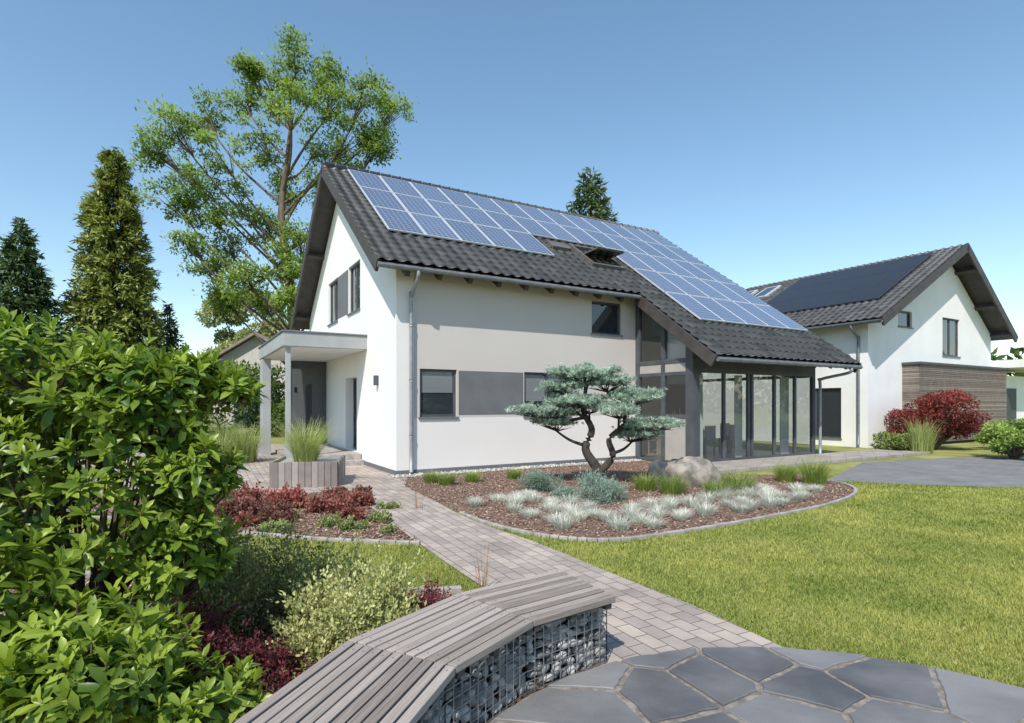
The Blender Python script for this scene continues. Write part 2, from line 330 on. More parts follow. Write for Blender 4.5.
for i,s in enumerate(sites):
    pl=outer
    for j,q in enumerate(sites):
        if i==j: continue
        dx,dy=q[0]-s[0],q[1]-s[1]; l=math.hypot(dx,dy)
        if l>2: continue
        pl=clip(pl,(s[0]+q[0])/2-dx/l*.007,(s[1]+q[1])/2-dy/l*.007,dx/l,dy/l)
        if len(pl)<3: break
    if len(pl)<3: continue
    pr=[]; cx=sum(p[0] for p in pl)/len(pl); cy=sum(p[1] for p in pl)/len(pl)
    for a_,b_ in zip(pl,pl[1:]+pl[:1]):
        L_=math.hypot(b_[0]-a_[0],b_[1]-a_[1]); ns=max(1,int(L_/.04))
        for t_ in range(ns):
            t=t_/ns; x_=a_[0]+(b_[0]-a_[0])*t; y_=a_[1]+(b_[1]-a_[1])*t; l=math.hypot(x_-cx,y_-cy)+1e-6
            e=random.uniform(0,.009)+.009*(1+noise.noise(Vector((x_*6,y_*6,i)))); pr.append((x_-(x_-cx)/l*e,y_-(y_-cy)/l*e))
    pl=pr
    b0=len(sv.V); z=.032+random.uniform(-.003,.004); v=random.uniform(.1,.9); m=len(pl)
    tx,ty=random.uniform(-.006,.006),random.uniform(-.006,.006)
    for zz,sh in ((.0,0),(z-.005,0),(z,.006)):
        for p in pl:
            l=math.hypot(p[0]-cx,p[1]-cy)+1e-6; sv.V.append((p[0]-(p[0]-cx)/l*sh,p[1]-(p[1]-cy)/l*sh,zz+(tx*(p[0]-cx)+ty*(p[1]-cy) if zz else 0))); sv.var.append(v)
    for r_ in range(2):
        for k_ in range(m): sv.F.append((b0+r_*m+k_,b0+r_*m+(k_+1)%m,b0+(r_+1)*m+(k_+1)%m,b0+(r_+1)*m+k_))
    sv.F.append(tuple(b0+2*m+k_ for k_ in range(m)))
pat=empty('slate_patio'); sv.out('slate_stones',M_slate,pat)
mk('patio_joints',[(*p,.021) for p in outer],[tuple(range(48))],mat('joint_sand',(.15,.13,.11),(.30,.26,.22),scale=20,rough=.95,bump=.4),pat)
# ---------------------------------------------------------------- main house
RZ=math.atan2(.5036,.8639)
H=empty('detached_house',(-2.70,13.06,0),RZ)
TH=math.atan(.725); CT,ST=math.cos(TH),math.sin(TH); RV,RZZ=5.23,9.0
def RP(s,b,h=0): return (s,RV-b*CT-h*ST,RZZ-b*ST+h*CT)
def applybool(o,cutter):
    md=o.modifiers.new('b','BOOLEAN'); md.operation='DIFFERENCE'; md.solver='EXACT'; md.object=cutter
    bpy.context.view_layer.update(); dg=bpy.context.evaluated_depsgraph_get()
    nm=bpy.data.meshes.new_from_object(o.evaluated_get(dg)); o.modifiers.clear(); o.data=nm
    bpy.data.objects.remove(cutter)
def prism(name,prof,s0,s1,m,parent,axis='x'):
    n=len(prof)
    if axis=='x': V=[(s0,a,z) for a,z in prof]+[(s1,a,z) for a,z in prof]
    else: V=[(a,s0,z) for a,z in prof]+[(a,s1,z) for a,z in prof]
    F=[tuple(range(n)),tuple(range(2*n-1,n-1,-1))]+[(i,i+n,(i+1)%n+n,(i+1)%n) for i in range(n)]
    o=mk(name,V,F,m,parent)
    bm=bmesh.new(); bm.from_mesh(o.data); bmesh.ops.recalc_face_normals(bm,faces=bm.faces); bm.to_mesh(o.data); bm.free()
    return o
und=lambda v:(5.208+.725*v-.27) if v<=RV else (9.0-.725*(v-RV)-.27)
bodyA=prism('walls',[(0,0),(0,und(0)),(RV,und(RV)),(10.46,und(10.46)),(10.46,0)],0,7.4,M_facade,H)
bodyB=prism('rear_walls',[(2.5,0),(2.5,und(2.5)),(RV,und(RV)),(10.46,und(10.46)),(10.46,0)],7.4,12.9,M_inside,H)
cut=Acc(); glass=Acc(); frame=Acc(); sill=Acc()
FRONT=lambda a,o,z:(a,-o,z)
GABLE=lambda a,o,z:(-o,a,z)
def mbox(acc,mp,a0,a1,o0,o1,z0,z1):
    p=mp(a0,o0,z0); q=mp(a1,o1,z1); acc.box(min(p[0],q[0]),max(p[0],q[0]),min(p[1],q[1]),max(p[1],q[1]),z0,z1)
def window(mp,a0,a1,z0,z1,mull=(),dep=.13,fw=.06,silly=True,C=cut,G=glass,Fr=frame,S=sill):
    mbox(C,mp,a0,a1,-dep,.05,z0,z1)
    mbox(G,mp,a0+fw,a1-fw,-dep+.004,-dep+.03,z0+fw,z1-fw)
    f0,f1=-dep+.003,-dep+.065
    mbox(Fr,mp,a0,a0+fw,f0,f1,z0,z1); mbox(Fr,mp,a1-fw,a1,f0,f1,z0,z1)
    mbox(Fr,mp,a0+fw,a1-fw,f0,f1,z0,z0+fw); mbox(Fr,mp,a0+fw,a1-fw,f0,f1,z1-fw,z1)
    for m_ in mull: mbox(Fr,mp,m_-.04,m_+.04,f0,f1-.004,z0+fw,z1-fw)
    if silly: mbox(S,mp,a0-.04,a1+.04,-dep+.07,.045,z0-.035,z0+.004)
window(FRONT,.585,1.55,1.36,2.52); window(FRONT,3.5,5.0,1.36,2.52,mull=(4.25,))
window(FRONT,5.75,6.85,3.68,4.62)
window(GABLE,3.1,4.4,4.35,5.75,mull=(3.75,)); window(GABLE,5.75,7.1,4.35,5.75,mull=(6.4,))
window(GABLE,3.45,4.75,.3,2.45,mull=(4.3,),dep=.3,silly=False)
c=cut.out('cut',M_white,H); applybool(bodyA,c)
glass.out('window_glass',M_glass,H); frame.out('window_frames',M_grey,H,bevel=.006); sill.out('window_sills',M_zinc,H)
bl=Acc(); bl.box(.66,1.47,.085,.0985,1.95,2.44); bl.box(3.57,4.2,.085,.0985,1.75,2.44); bl.box(4.3,4.92,.085,.0985,2.1,2.44)
bl.out('window_blinds',mat('blind',(.16,.17,.18),(.2,.21,.22),scale=4,rough=.3,stretch=(.2,1,30),coat=.5),H)
boxo('grey_wall_band',1.6,3.46,-.012,.02,1.42,2.50,M_greyband,H)
boxo('grey_gable_band',-.012,.02,4.43,5.72,4.4,5.72,M_greyband,H)
pl=Acc(); pl.box(-.015,7.4,-.015,.02,0,.12); pl.box(-.015,.02,.02,10.4,0,.12); pl.out('plinth',M_greyband,H)
poly('wall_gravel_strip',[(-.3,-.45),(7.4,-.45),(7.4,0),(-.3,0)],.016,M_gravel,H)
def tiles(name,s0,s1,b1,parent,fn,m=M_tile,row=.335,per=.3,spp=9):
    ns=int((s1-s0)/per*spp)+1; S=np.linspace(s0,s1,ns); ph=(S/per)%1; ci=np.floor(S/per+.25).astype(int)-int(s0/per)+3
    prof=.055*np.power(np.clip(np.sin(ph*2*math.pi)*.5+.5,0,1),1.3)
    nr=int(math.ceil(b1/row)); V=[]; VR=[]; T=rng.normal(.42,.17,(nr,ci.max()+2))
    for r_ in range(nr):
        ba=r_*row; bb=min(b1,ba+row); jit=rng.uniform(0,.006,ci.max()+2)[ci]
        V.append(np.stack([S,np.full(ns,ba),prof],1)); V.append(np.stack([S,np.full(ns,bb)+prof*.5,prof+.05+jit],1)); VR+=[T[r_][ci],T[r_][ci]]
    V=np.concatenate(V); R=2*nr
    I=np.arange(ns-1)[None]+np.arange(R-1)[:,None]*ns; F=np.stack([I,I+ns,I+ns+1,I+1],-1).reshape(-1,4)
    return mk(name,fn(V),F,m,parent,var=np.concatenate(VR))
fr=lambda V:np.stack([V[:,0],RV-V[:,1]*CT-V[:,2]*ST,RZZ-V[:,1]*ST+V[:,2]*CT],1)
fb=lambda V:np.stack([V[:,0],RV+V[:,1]*CT+V[:,2]*ST,RZZ-V[:,1]*ST+V[:,2]*CT],1)
EA=(RV+.55)/CT; EB=(RV+3.25)/CT; SL,SM,SR=-.6,7.1,13.5
tiles('roof_tiles_left',SL,SM,EA,H,fr); tiles('roof_tiles_right',SM,SR,EB,H,fr); tiles('roof_tiles_back',SL,SR,7.3,H,fb,spp=5)
def slab(acc,s0,s1,b0,b1,h0,h1,f=RP):
    acc.hexa([f(s0,b1,h0),f(s1,b1,h0),f(s1,b0,h0),f(s0,b0,h0),f(s0,b1,h1),f(s1,b1,h1),f(s1,b0,h1),f(s0,b0,h1)])
RPb=lambda s,b,h=0:(s,RV+b*CT+h*ST,RZZ-b*ST+h*CT)
sl=Acc(); slab(sl,SL+.03,SM,0,EA-.03,-.09,-.012); slab(sl,SM+.002,SR-.03,0,EB-.03,-.09,-.012); slab(sl,SL+.03,SR-.03,0,7.27,-.09,-.012,RPb); sl.out('roof_deck',M_timber,H)
bg=Acc()
slab(bg,SL-.02,SL+.05,0,EA,-.24,.04); slab(bg,SL-.02,SL+.05,0,7.3,-.24,.04,RPb)
slab(bg,SR-.05,SR+.02,0,EB,-.28,.04); slab(bg,SM-.05,SM+.0,EA+.02,EB,-.3,.0)
for k_ in range(10):
    s=.1+k_*.8
    if s<7: slab(bg,s,s+.11,EA-.95,EA-.06,-.30,-.095)
for k_ in range(8):
    s=7.5+k_*.8; slab(bg,s,s+.1,EB-3.4,EB-.12,-.25,-.095)
for b in (.3,3.3,EA-.75): slab(bg,SL+.05,0,b,b+.14,-.3,-.1)
for b in (3.3,6.4): slab(bg,SL+.05,0,b,b+.14,-.3,-.1,RPb)
bg.out('barge_boards_and_rafters',M_timber,H)
rd=Acc(); rd.tube([(SL,RV,RZZ+.05),(SR,RV,RZZ+.05)],.11,10)
for k_ in range(40): rd.tube([(SL+k_*.353,RV,RZZ+.05),(SL+k_*.353+.05,RV,RZZ+.055)],.125,10)
rd.out('ridge_tiles',M_tile,H,smooth=True)
gt=Acc()
def gutter(s0,s1,b):
    p=RP(s0,b,-.08); gt.tube([(s0,p[1]-.05,p[2]),(s1,p[1]-.05,p[2])],.06,10)
    for k_ in range(int((s1-s0)/.8)): gt.bar((s0+.3+k_*.8,p[1]-.05,p[2]+.06),(s0+.3+k_*.8,p[1]-.05,p[2]-.066),.03,.13)
gutter(SL,SM-.05,EA); gutter(SM,SR,EB)
gt.out('gutter',M_zinc,H,smooth=False); gt=Acc()
e=RP(0,EA,-.08)
gt.tube(smoothline([(.34,e[1]-.05,e[2]-.03),(.34,e[1]-.02,e[2]-.2),(.34,-.10,e[2]-.55),(.34,-.09,e[2]-.8),(.34,-.09,.08)],5),.045,10)
for z in (.9,2.2,3.5): gt.tube([(.34,-.09,z),(.34,-.09,z+.05)],.056,10)
e2=RP(0,EB,-.08)
gt.tube(smoothline([(12.95,e2[1]-.05,e2[2]-.03),(12.95,e2[1],e2[2]-.18),(12.95,-2.33,e2[2]-.35),(12.95,-2.32,e2[2]-.55),(12.95,-2.32,.08)],5),.045,10)
gt.out('downpipes',mat('downpipe_zinc',(.25,.27,.29),(.33,.35,.37),scale=6,rough=.5,metal=.3),H,smooth=True)
fra=Acc(); PV=[];PF=[];PUV=[];PVR=[]
for c_ in range(13):
    rows=3 if c_<5 else (2 if c_<8 else 5)
    for r_ in range(rows):
        s0=.1+c_*1.0; b0=.28+r_*1.68
        slab(fra,s0,s0+.98,b0,b0+1.65,.10,.14)
        n0=len(PV); PV+=[RP(s0+.032,b0+1.618,.1425),RP(s0+.948,b0+1.618,.1425),RP(s0+.948,b0+.032,.1425),RP(s0+.032,b0+.032,.1425)]
        PF.append((n0,n0+1,n0+2,n0+3)); PUV+=[(0,0),(1,0),(1,1),(0,1)]; PVR+=[random.random()]*4
fra.out('solar_panel_frames',M_alu,H); mk('solar_panel_cells',PV,PF,M_solar,H,uv=PUV,var=PVR)
rw=Acc(); slab(rw,6.35,6.45,4.0,5.5,.0,.16); slab(rw,7.55,7.65,4.0,5.5,.0,.16); slab(rw,6.45,7.55,4.0,4.1,.0,.16); slab(rw,6.45,7.55,5.4,5.5,.0,.16)
def sash(s,b,h):
    bm_,hm=4.75,.14; a=math.radians(-38); db=b-bm_; return RP(s,bm_+db*math.cos(a),hm+db*-math.sin(a)+h)
slab(rw,6.47,6.56,4.1,5.4,.0,.06,sash); slab(rw,7.44,7.53,4.1,5.4,.0,.06,sash); slab(rw,6.56,7.44,4.1,4.2,.0,.06,sash); slab(rw,6.56,7.44,5.3,5.4,.0,.06,sash)
slab(rw,5.5,6.2,4.0,4.45,.05,.15)
rw.out('roof_window_frame',mat('roof_window_cladding',(.10,.085,.075),(.15,.13,.12),rough=.4),H)
rg=Acc(); slab(rg,6.56,7.44,4.2,5.3,.02,.035,sash); rg.out('roof_window_glass',M_glass,H)
rg=Acc(); slab(rg,6.45,7.55,4.1,5.4,.05,.055); rg.out('roof_window_opening',M_dark,H)
# winter garden
G=Acc(); FR=Acc(); TP=Acc()
V0=-2.2; S0,S1=7.4,12.9
def ztop(v): return und(v)+.03
FR.box(S0,S0+.26,V0,V0+.26,0,ztop(V0)+.0); FR.box(S1-.12,S1,V0,V0+.12,0,ztop(V0)); FR.box(S0,S0+.12,-.16,-.003,0,ztop(-.16))
FR.box(S0+.26,S1-.12,V0,V0+.1,2.52,ztop(V0)); FR.box(S0+.26,S1-.12,V0,V0+.1,.06,.16)
for s in (8.62,9.66,9.82,10.85,11.85): FR.box(s,s+.09,V0+.01,V0+.09,.16,2.52)
G.quad([(S0+.26,V0+.05,.16),(S1-.12,V0+.05,.16),(S1-.12,V0+.05,2.52),(S0+.26,V0+.05,2.52)])
FR.box(S0+.005,S0+.11,-1.17,-1.03,0,ztop(-1.1)-.08)
FR.box(S0+.012,S0+.1,V0+.26,-.16,2.46,2.56); FR.box(S0+.012,S0+.1,V0+.26,-.16,2.80,2.92); TP.box(S0+.03,S0+.08,V0+.26,-.16,2.56,2.80)
FR.box(S0+.012,S0+.1,V0+.26,-1.17,1.28,1.38); TP.box(S0+.03,S0+.08,V0+.26,-1.17,.1,1.28)
FR.box(S0+.012,S0+.1,-1.03,-.16,.85,.93); FR.box(S0+.012,S0+.1,V0+.26,-.16,0,.1)
slantz=lambda v:ztop(v)-.02
FR.bar((S0+.055,V0+.2,slantz(V0+.2)-.10),(S0+.055,-.1,slantz(-.1)-.10),.10,.24)
G.quad([(S0+.055,V0+.26,.1),(S0+.055,-.16,.1),(S0+.055,-.16,ztop(-.16)-.2),(S0+.055,V0+.26,ztop(V0+.26)-.2)])
G.quad([(S1-.05,V0+.12,.1),(S1-.05,2.5,.1),(S1-.05,2.5,ztop(2.5)),(S1-.05,V0+.12,ztop(V0+.12))])
FR.box(S1-.1,S1,.1,.2,0,ztop(.1)); FR.box(S1-.1,S1,2.3,2.497,0,ztop(2.3)); FR.box(S1-.09,S1-.01,V0+.12,2.3,2.5,2.6)
G.out('winter_garden_glass',M_cglass,H); FR.out('winter_garden_frame',M_grey,H,bevel=.005); TP.out('winter_garden_panels',M_tan,H)
boxo('winter_garden_floor',S0+.12,S1-.12,V0+.1,2.5,0,.07,M_floor,H)
it=Acc()
for s,v in ((8.9,-.6),(9.7,-.6),(8.9,.6),(9.7,.6),(11.2,-.3),(11.9,.2)):
    it.box(s-.22,s+.22,v-.22,v+.22,.5,.55)
    for dx in (-.2,.2):
        for dy in (-.2,.2): it.box(s+dx-.02,s+dx+.02,v+dy-.02,v+dy+.02,.07,.5)
    it.box(s-.22,s+.22,v+(.2 if v>0 else -.24),v+(.24 if v>0 else -.2),.55,1.0)
it.out('dining_chairs',mat('chair',(.45,.42,.38),rough=.6),H)
it=Acc(); it.box(8.5,10.1,-.35,.35,.78,.82); it.box(8.6,8.68,-.3,.3,.07,.78); it.box(9.92,10.0,-.3,.3,.07,.78); it.out('dining_table',M_floor,H)
it=Acc(); it.box(8.3,9.6,2.47,2.497,.1,2.4); it.box(11.0,12.2,2.47,2.497,.1,2.4); it.out('inner_doors',M_dark,H)
it=Acc(); it.box(9.75,10.8,2.44,2.497,1.2,2.0,.9); it.box(12.3,12.6,2.2,2.45,.07,1.9,.3); it.out('wall_picture_and_shelf',attrmat('picture',(.08,.12,.14),(.5,.42,.3),bscale=6),H)
def curtain(name,p0,p1,z0,z1):
    n=60; V=[]
    for i in range(n+1):
        t=i/n; w=.035*math.sin(t*n*.9); x=p0[0]+(p1[0]-p0[0])*t; yv=p0[1]+(p1[1]-p0[1])*t
        dx,dy=(p1[1]-p0[1]),-(p1[0]-p0[0]); l=math.hypot(dx,dy); V+=[(x+dx/l*w,yv+dy/l*w,z0),(x+dx/l*w,yv+dy/l*w,z1)]
    mk(name,V,[(2*i,2*i+2,2*i+3,2*i+1) for i in range(n)],M_curtain,H,smooth=True)
curtain('curtain_1',(7.8,V0+.3),(8.1,V0+.3),.1,2.5); curtain('curtain_2',(9.45,V0+.3),(9.75,V0+.3),.1,2.5); curtain('curtain_3',(11.55,V0+.3),(11.95,V0+.3),.1,2.5)
boxo('roller_blind',S0+.16,S0+.175,-1.9,-1.1,2.9,3.75,M_soffit,H)
pc=Acc()
for k_ in range(12):
    pc.tube([(8.1+.05*math.cos(k_*.6),-1.2+.05*math.sin(k_*.6),.5),(8.1+.3*math.cos(k_*.6),-1.2+.3*math.sin(k_*.6),1.2+.06*k_)],[.01,.004],5)
pc.tube([(8.1,-1.2,.07),(8.1,-1.2,.5)],[.14,.18],12); pc.out('potted_plant_stems',M_tan,H)
# porch
pc=Acc(); pc.box(-2.12,-.002,2.4,7.7,3.14,3.5); pc.out('porch_canopy',M_fascia,H,bevel=.01)
boxo('porch_soffit',-2.05,-.02,2.47,7.63,3.125,3.137,M_soffit,H); boxo('porch_roof_edge',-2.15,0.0,2.37,7.73,3.503,3.54,M_zinc,H)
pc=Acc(); pc.box(-2.04,-1.92,2.5,2.62,0,3.12); pc.box(-2.1,-1.85,6.9,7.6,0,3.12); pc.out('porch_posts',M_fascia,H,bevel=.008)
pc=Acc(); pc.box(-1.25,-.02,7.4,7.5,.0,3.12); pc.out('porch_screen_frame',M_grey,H); boxo('porch_screen_glass',-1.15,-.12,7.385,7.397,.2,2.9,M_glass,H)
boxo('porch_step_upper',-1.3,0-.02,2.9,7.4,.15,.30,M_stonecap,H,bevel=.01); boxo('porch_step_lower',-1.65,-.02,2.6,7.4,.0,.15,M_stonecap,H,bevel=.01)
boxo('wall_lamp',-.11,-.002,1.35,1.45,2.15,2.4,M_grey,H,bevel=.01)
boxo('terrace',6.2,17.0,-3.6,V0-.002,0,.10,M_terr,H,bevel=.01)
# ---------------------------------------------------------------- neighbour house
NB=empty('neighbouring_house',(13.45,21.2,0),RZ)
AA,AZ=6.2,8.4; sL,sR=.537,.716
nl=lambda a:AZ-sL*(AA-a)-.27; nr_=lambda a:AZ-sR*(a-AA)-.27
nb=prism('walls',[(0,0),(0,nl(0)),(AA,AZ-.27),(10.7,nr_(10.7)),(10.7,0)],0,9.3,M_white,NB,'y')
c2=Acc();g2=Acc();f2=Acc();s2=Acc()
SIDE=lambda a,o,z:(-o,a,z)
kw=dict(C=c2,G=g2,Fr=f2,S=s2)
window(FRONT,2.2,3.3,4.75,5.4,**kw); window(FRONT,5.9,7.5,3.75,5.4,mull=(6.7,),**kw); window(SIDE,1.0,2.1,.3,2.3,**kw)
c=c2.out('cut',M_white,NB); applybool(nb,c); g2.out('window_glass',M_glass,NB); f2.out('window_frames',M_grey,NB); s2.out('window_sills',M_zinc,NB)
tL,tR=math.atan(sL),math.atan(sR)
NPL=lambda s,b,h=0:(AA-b*math.cos(tL)-h*math.sin(tL),s,AZ-b*math.sin(tL)+h*math.cos(tL))
NPR=lambda s,b,h=0:(AA+b*math.cos(tR)+h*math.sin(tR),s,AZ-b*math.sin(tR)+h*math.cos(tR))
vec=lambda f:(lambda V:np.array(f(V[:,0],V[:,1],V[:,2])).T)
bL=6.8/math.cos(tL); bR=5.1/math.cos(tR)
tiles('roof_tiles_left',-.8,9.9,bL,NB,vec(NPL),spp=7); tiles('roof_tiles_right',-.8,9.9,bR,NB,vec(NPR),spp=5)
d=Acc(); slab(d,-.77,9.87,0,bL-.03,-.1,-.012,NPL); slab(d,-.77,9.87,0,bR-.03,-.1,-.012,NPR)
slab(d,-.82,-.74,0,bL,-.28,.05,NPL); slab(d,-.82,-.74,0,bR,-.28,.05,NPR)
for b in (1.2,3.6,6.2): slab(d,-.74,0,b,b+.16,-.34,-.11,NPL)
for b in (1.2,3.6,5.6): slab(d,-.74,0,b,b+.16,-.34,-.11,NPR)
d.out('barge_boards_and_rafters',M_timber,NB)
d=Acc(); p=NPL(0,bL,-.08); d.tube([(p[0]-.05,-.8,p[2]),(p[0]-.05,9.9,p[2])],.07,10)
d.tube(smoothline([(p[0]-.05,.3,p[2]-.03),(p[0],.3,p[2]-.2),(-.1,.3,p[2]-.5),(-.09,.3,p[2]-.8),(-.09,.3,.1)],5),.05,8)
d.out('gutter_and_downpipe',M_zinc,NB,smooth=True)
PV=[];PF=[];PUV=[]; fa=Acc()
for i in range(6):
    for j in range(3):
        s0=.2+i*1.0; b0=.7+j*1.68; slab(fa,s0,s0+.99,b0,b0+1.66,.09,.13,NPL)
        n0=len(PV); PV+=[NPL(s0+.01,b0+1.65,.133),NPL(s0+.98,b0+1.65,.133),NPL(s0+.98,b0+.01,.133),NPL(s0+.01,b0+.01,.133)]
        PF.append((n0,n0+1,n0+2,n0+3)); PUV+=[(0,0),(1,0),(1,1),(0,1)]
fa.out('solar_panel_frames',M_grey,NB); mk('solar_panel_cells',PV,PF,M_solarb,NB,uv=PUV)
fa=Acc(); ga=Acc()
for s0 in (7.0,8.4):
    slab(fa,s0,s0+.9,1.2,2.7,.05,.16,NPL); slab(ga,s0+.12,s0+.78,1.32,2.58,.16,.17,NPL)
fa.out('roof_window_frames',M_alu,NB); ga.out('roof_window_glass',M_glass,NB)
AN=empty('wooden_annex',(13.45,21.2,0),RZ)
M_wood=attrmat('larch_slats',(.15,.12,.10),(.33,.27,.23),rough=.8,bump=.4,bscale=30)
an=Acc(); z=.12
while z<3.2:
    an.box(2.55,10.6,-.62,-.58,z,z+.062,random.random()); an.box(2.51,2.548,-.6,-.01,z,z+.062,random.random()); z+=.075
an.out('cladding_slats',M_wood,AN); boxo('annex_core',2.56,10.6,-.57,-.01,0,3.2,M_dark,AN); boxo('annex_roof_edge',2.45,10.7,-.68,-.01,3.23,3.32,M_grey,AN)
boxo('annex_garage_wall',10.72,15,-.3,5,0,3.0,M_white,AN); boxo('annex_garage_door',10.85,12.6,-.34,-.31,.05,2.4,M_grey,AN); boxo('annex_flat_roof',10.72,16,-1.4,5.2,3.33,3.7,M_soffit,AN,bevel=.01)
FH=empty('distant_house',(-22.5,40,0),.2)
prism('walls',[(0,0),(0,3.9),(4,6.6),(8,3.9),(8,0)],0,9,mat('far_wall',(.5,.47,.42),(.58,.55,.5),rough=.9),FH,'y')
fh=Acc(); fh.hexa([(-.5,-.5,3.7),(4,-.5,6.65),(4,9.5,6.65),(-.5,9.5,3.7),(-.5,-.5,3.9),(4,-.5,6.85),(4,9.5,6.85),(-.5,9.5,3.9)]); fh.hexa([(4,-.5,6.65),(8.5,-.5,3.7),(8.5,9.5,3.7),(4,9.5,6.65),(4,-.5,6.85),(8.5,-.5,3.9),(8.5,9.5,3.9),(4,9.5,6.85)])
fh.out('roof',mat('far_roof',(.22,.18,.16),(.30,.25,.22),rough=.8),FH)
# ---------------------------------------------------------------- bench
BN=empty('gabion_bench')
AN_=[116.7,135.5,154.3,173.1,191.9]
def bp(r,a,z): a=math.radians(a); return Vector((PC[0]+r*math.cos(a),PC[1]+r*math.sin(a),z))
m,nt,b=newmat('weathered_slats'); N=nt.nodes; L=nt.links
tc=N.new('ShaderNodeTexCoord'); mp=N.new('ShaderNodeMapping'); mp.inputs['Scale'].default_value=(1.5,60,1); L.new(tc.outputs['UV'],mp.inputs[0])
n1=N.new('ShaderNodeTexNoise'); n1.inputs['Scale'].default_value=2.2; n1.inputs['Detail'].default_value=10; n1.inputs['Roughness'].default_value=.75; L.new(mp.outputs[0],n1.inputs[0])
at=N.new('ShaderNodeAttribute'); at.attribute_name='var'
ad=N.new('ShaderNodeMath'); ad.operation='MULTIPLY_ADD'; ad.inputs[1].default_value=.35; L.new(at.outputs['Fac'],ad.inputs[0]); L.new(n1.outputs[0],ad.inputs[2])
rp=N.new('ShaderNodeValToRGB'); e=rp.color_ramp.elements; e[0].position=.42; e[0].color=(.12,.095,.08,1); e[1].position=.88; e[1].color=(.42,.36,.32,1)
e2_=e.new(.64); e2_.color=(.28,.235,.205,1)
L.new(ad.outputs[0],rp.inputs[0]); L.new(rp.outputs[0],b.inputs['Base Color']); b.inputs['Roughness'].default_value=.8
bpn=N.new('ShaderNodeBump'); bpn.inputs['Strength'].default_value=.5; bpn.inputs['Distance'].default_value=.004; L.new(n1.outputs[0],bpn.inputs['Height']); L.new(bpn.outputs[0],b.inputs['Normal'])
M_slat=m
NS=11; V=[];F=[];UV=[];VR=[]; screws=Acc()
for sgi in range(4):
    a0,a1=AN_[sgi],AN_[sgi+1]
    for k_ in range(NS):
        w=.67/NS; r0=2.07+k_*w; r1=r0+w-.011; zt=.46+random.uniform(-.003,.003); g=.0035
        n0=len(V); uo=random.uniform(0,50); ex=random.uniform(-.008,.012) if sgi==0 else 0
        for z in (zt-.04,zt):
            for (r_,a_) in ((r0,a0),(r0,a1),(r1,a1),(r1,a0)):
                p=bp(r_,a_,z); q=bp(r_,a1 if a_==a0 else a0,z); dd=(q-p).normalized()*(g+(ex if a_==a0 else 0)); p=p+dd; V.append(p); UV.append((uo+(0 if a_==a0 else 1)*(q-p).length,r_+k_*.37+(z-zt))); VR.append(0)
        vv=random.random(); VR[-8:]=[vv]*8
        F+=[tuple(n0+i for i in f) for f in BF]
        for fr_ in (.08,.92):
            p=bp((r0+r1)/2,a0,zt).lerp(bp((r0+r1)/2,a1,zt),fr_); screws.tube([p,p+Vector((0,0,.0015))],.005,8)
o=mk('seat_slats',V,F,M_slat,BN,var=VR,uv=UV); bv=o.modifiers.new('b','BEVEL'); bv.width=.004; bv.segments=2
screws.out('screws',M_zinc,BN)
core=Acc(); sup=Acc(); wire=Acc()
RI,RO=2.13,2.66
for sgi in range(4):
    a0,a1=AN_[sgi]+(.9 if sgi==0 else 0),AN_[sgi+1]
    core.hexa([bp(RI+.1,a0+(2 if sgi==0 else 0),0.0),bp(RI+.1,a1,0),bp(RO-.1,a1,0),bp(RO-.1,a0+(2 if sgi==0 else 0),0),bp(RI+.1,a0+(2 if sgi==0 else 0),.36),bp(RI+.1,a1,.36),bp(RO-.1,a1,.36),bp(RO-.1,a0+(2 if sgi==0 else 0),.36)])
    for fq in (.04,.5,.93):
        p=bp(2.08,a0,.402).lerp(bp(2.08,a1,.402),fq); q=bp(2.72,a0,.402).lerp(bp(2.72,a1,.402),fq); sup.bar(p,q,.05,.034)
    for R_ in (RI,RO):
        p0,p1=bp(R_,a0,0),bp(R_,a1,0); l=(p1-p0).length; nn=int(l/.062)
        for i in range(nn+1):
            p=p0.lerp(p1,i/nn); wire.bar(p+Vector((0,0,.02)),p+Vector((0,0,.385)),.005)
        for z in np.arange(.025,.39,.06): wire.bar(p0+Vector((0,0,z)),p1+Vector((0,0,z)),.005)
a0=AN_[0]+.9; p0,p1=bp(RI,a0,0),bp(RO,a0,0)
for i in range(10):
    p=p0.lerp(p1,i/9); wire.bar(p+Vector((0,0,.02)),p+Vector((0,0,.385)),.005)
for z in np.arange(.025,.39,.06): wire.bar(p0+Vector((0,0,z)),p1+Vector((0,0,z)),.005)
core.out('gabion_core',M_dark,BN); sup.out('slat_bearers',M_timber,BN); wire.out('gabion_wire',mat('wire',(.35,.36,.37),rough=.4,metal=.8),BN)
bm=bmesh.new(); bmesh.ops.create_icosphere(bm,subdivisions=2,radius=1); IV=np.array([v.co[:] for v in bm.verts]); IF=np.array([[v.index for v in f.verts] for f in bm.faces]); bm.free()
def stones(name,C,R,m,parent=None,flat=.7,jit=.18,smooth=False):
    Vs=[];Fs=[];vr=[]
    for i,c in enumerate(C):
        q=Matrix.Rotation(random.uniform(0,6.28),3,Vector(rdir(1)[0])); Q=np.array(q)
        sc=np.array([1,random.uniform(.65,1),random.uniform(flat*.7,flat)])*R[i]
        ph=rng.uniform(0,6,3); d_=1+jit*np.sin(IV[:,0:1]*3+ph[0])*np.sin(IV[:,1:2]*3+ph[1])+jit*.6*rng.normal(size=(len(IV),1))*.5
        Vs.append((IV*d_*sc)@Q.T+np.array(c)); Fs.append(IF+i*len(IV)); vr.append(np.full(len(IV),random.random()))
    return mk(name,np.concatenate(Vs),np.concatenate(Fs),m,parent,var=np.concatenate(vr),smooth=smooth)
M_rock=attrmat('gabion_rock',(.12,.12,.12),(.50,.48,.44),rough=.85,bump=.6,bscale=25)
C=[];R=[]
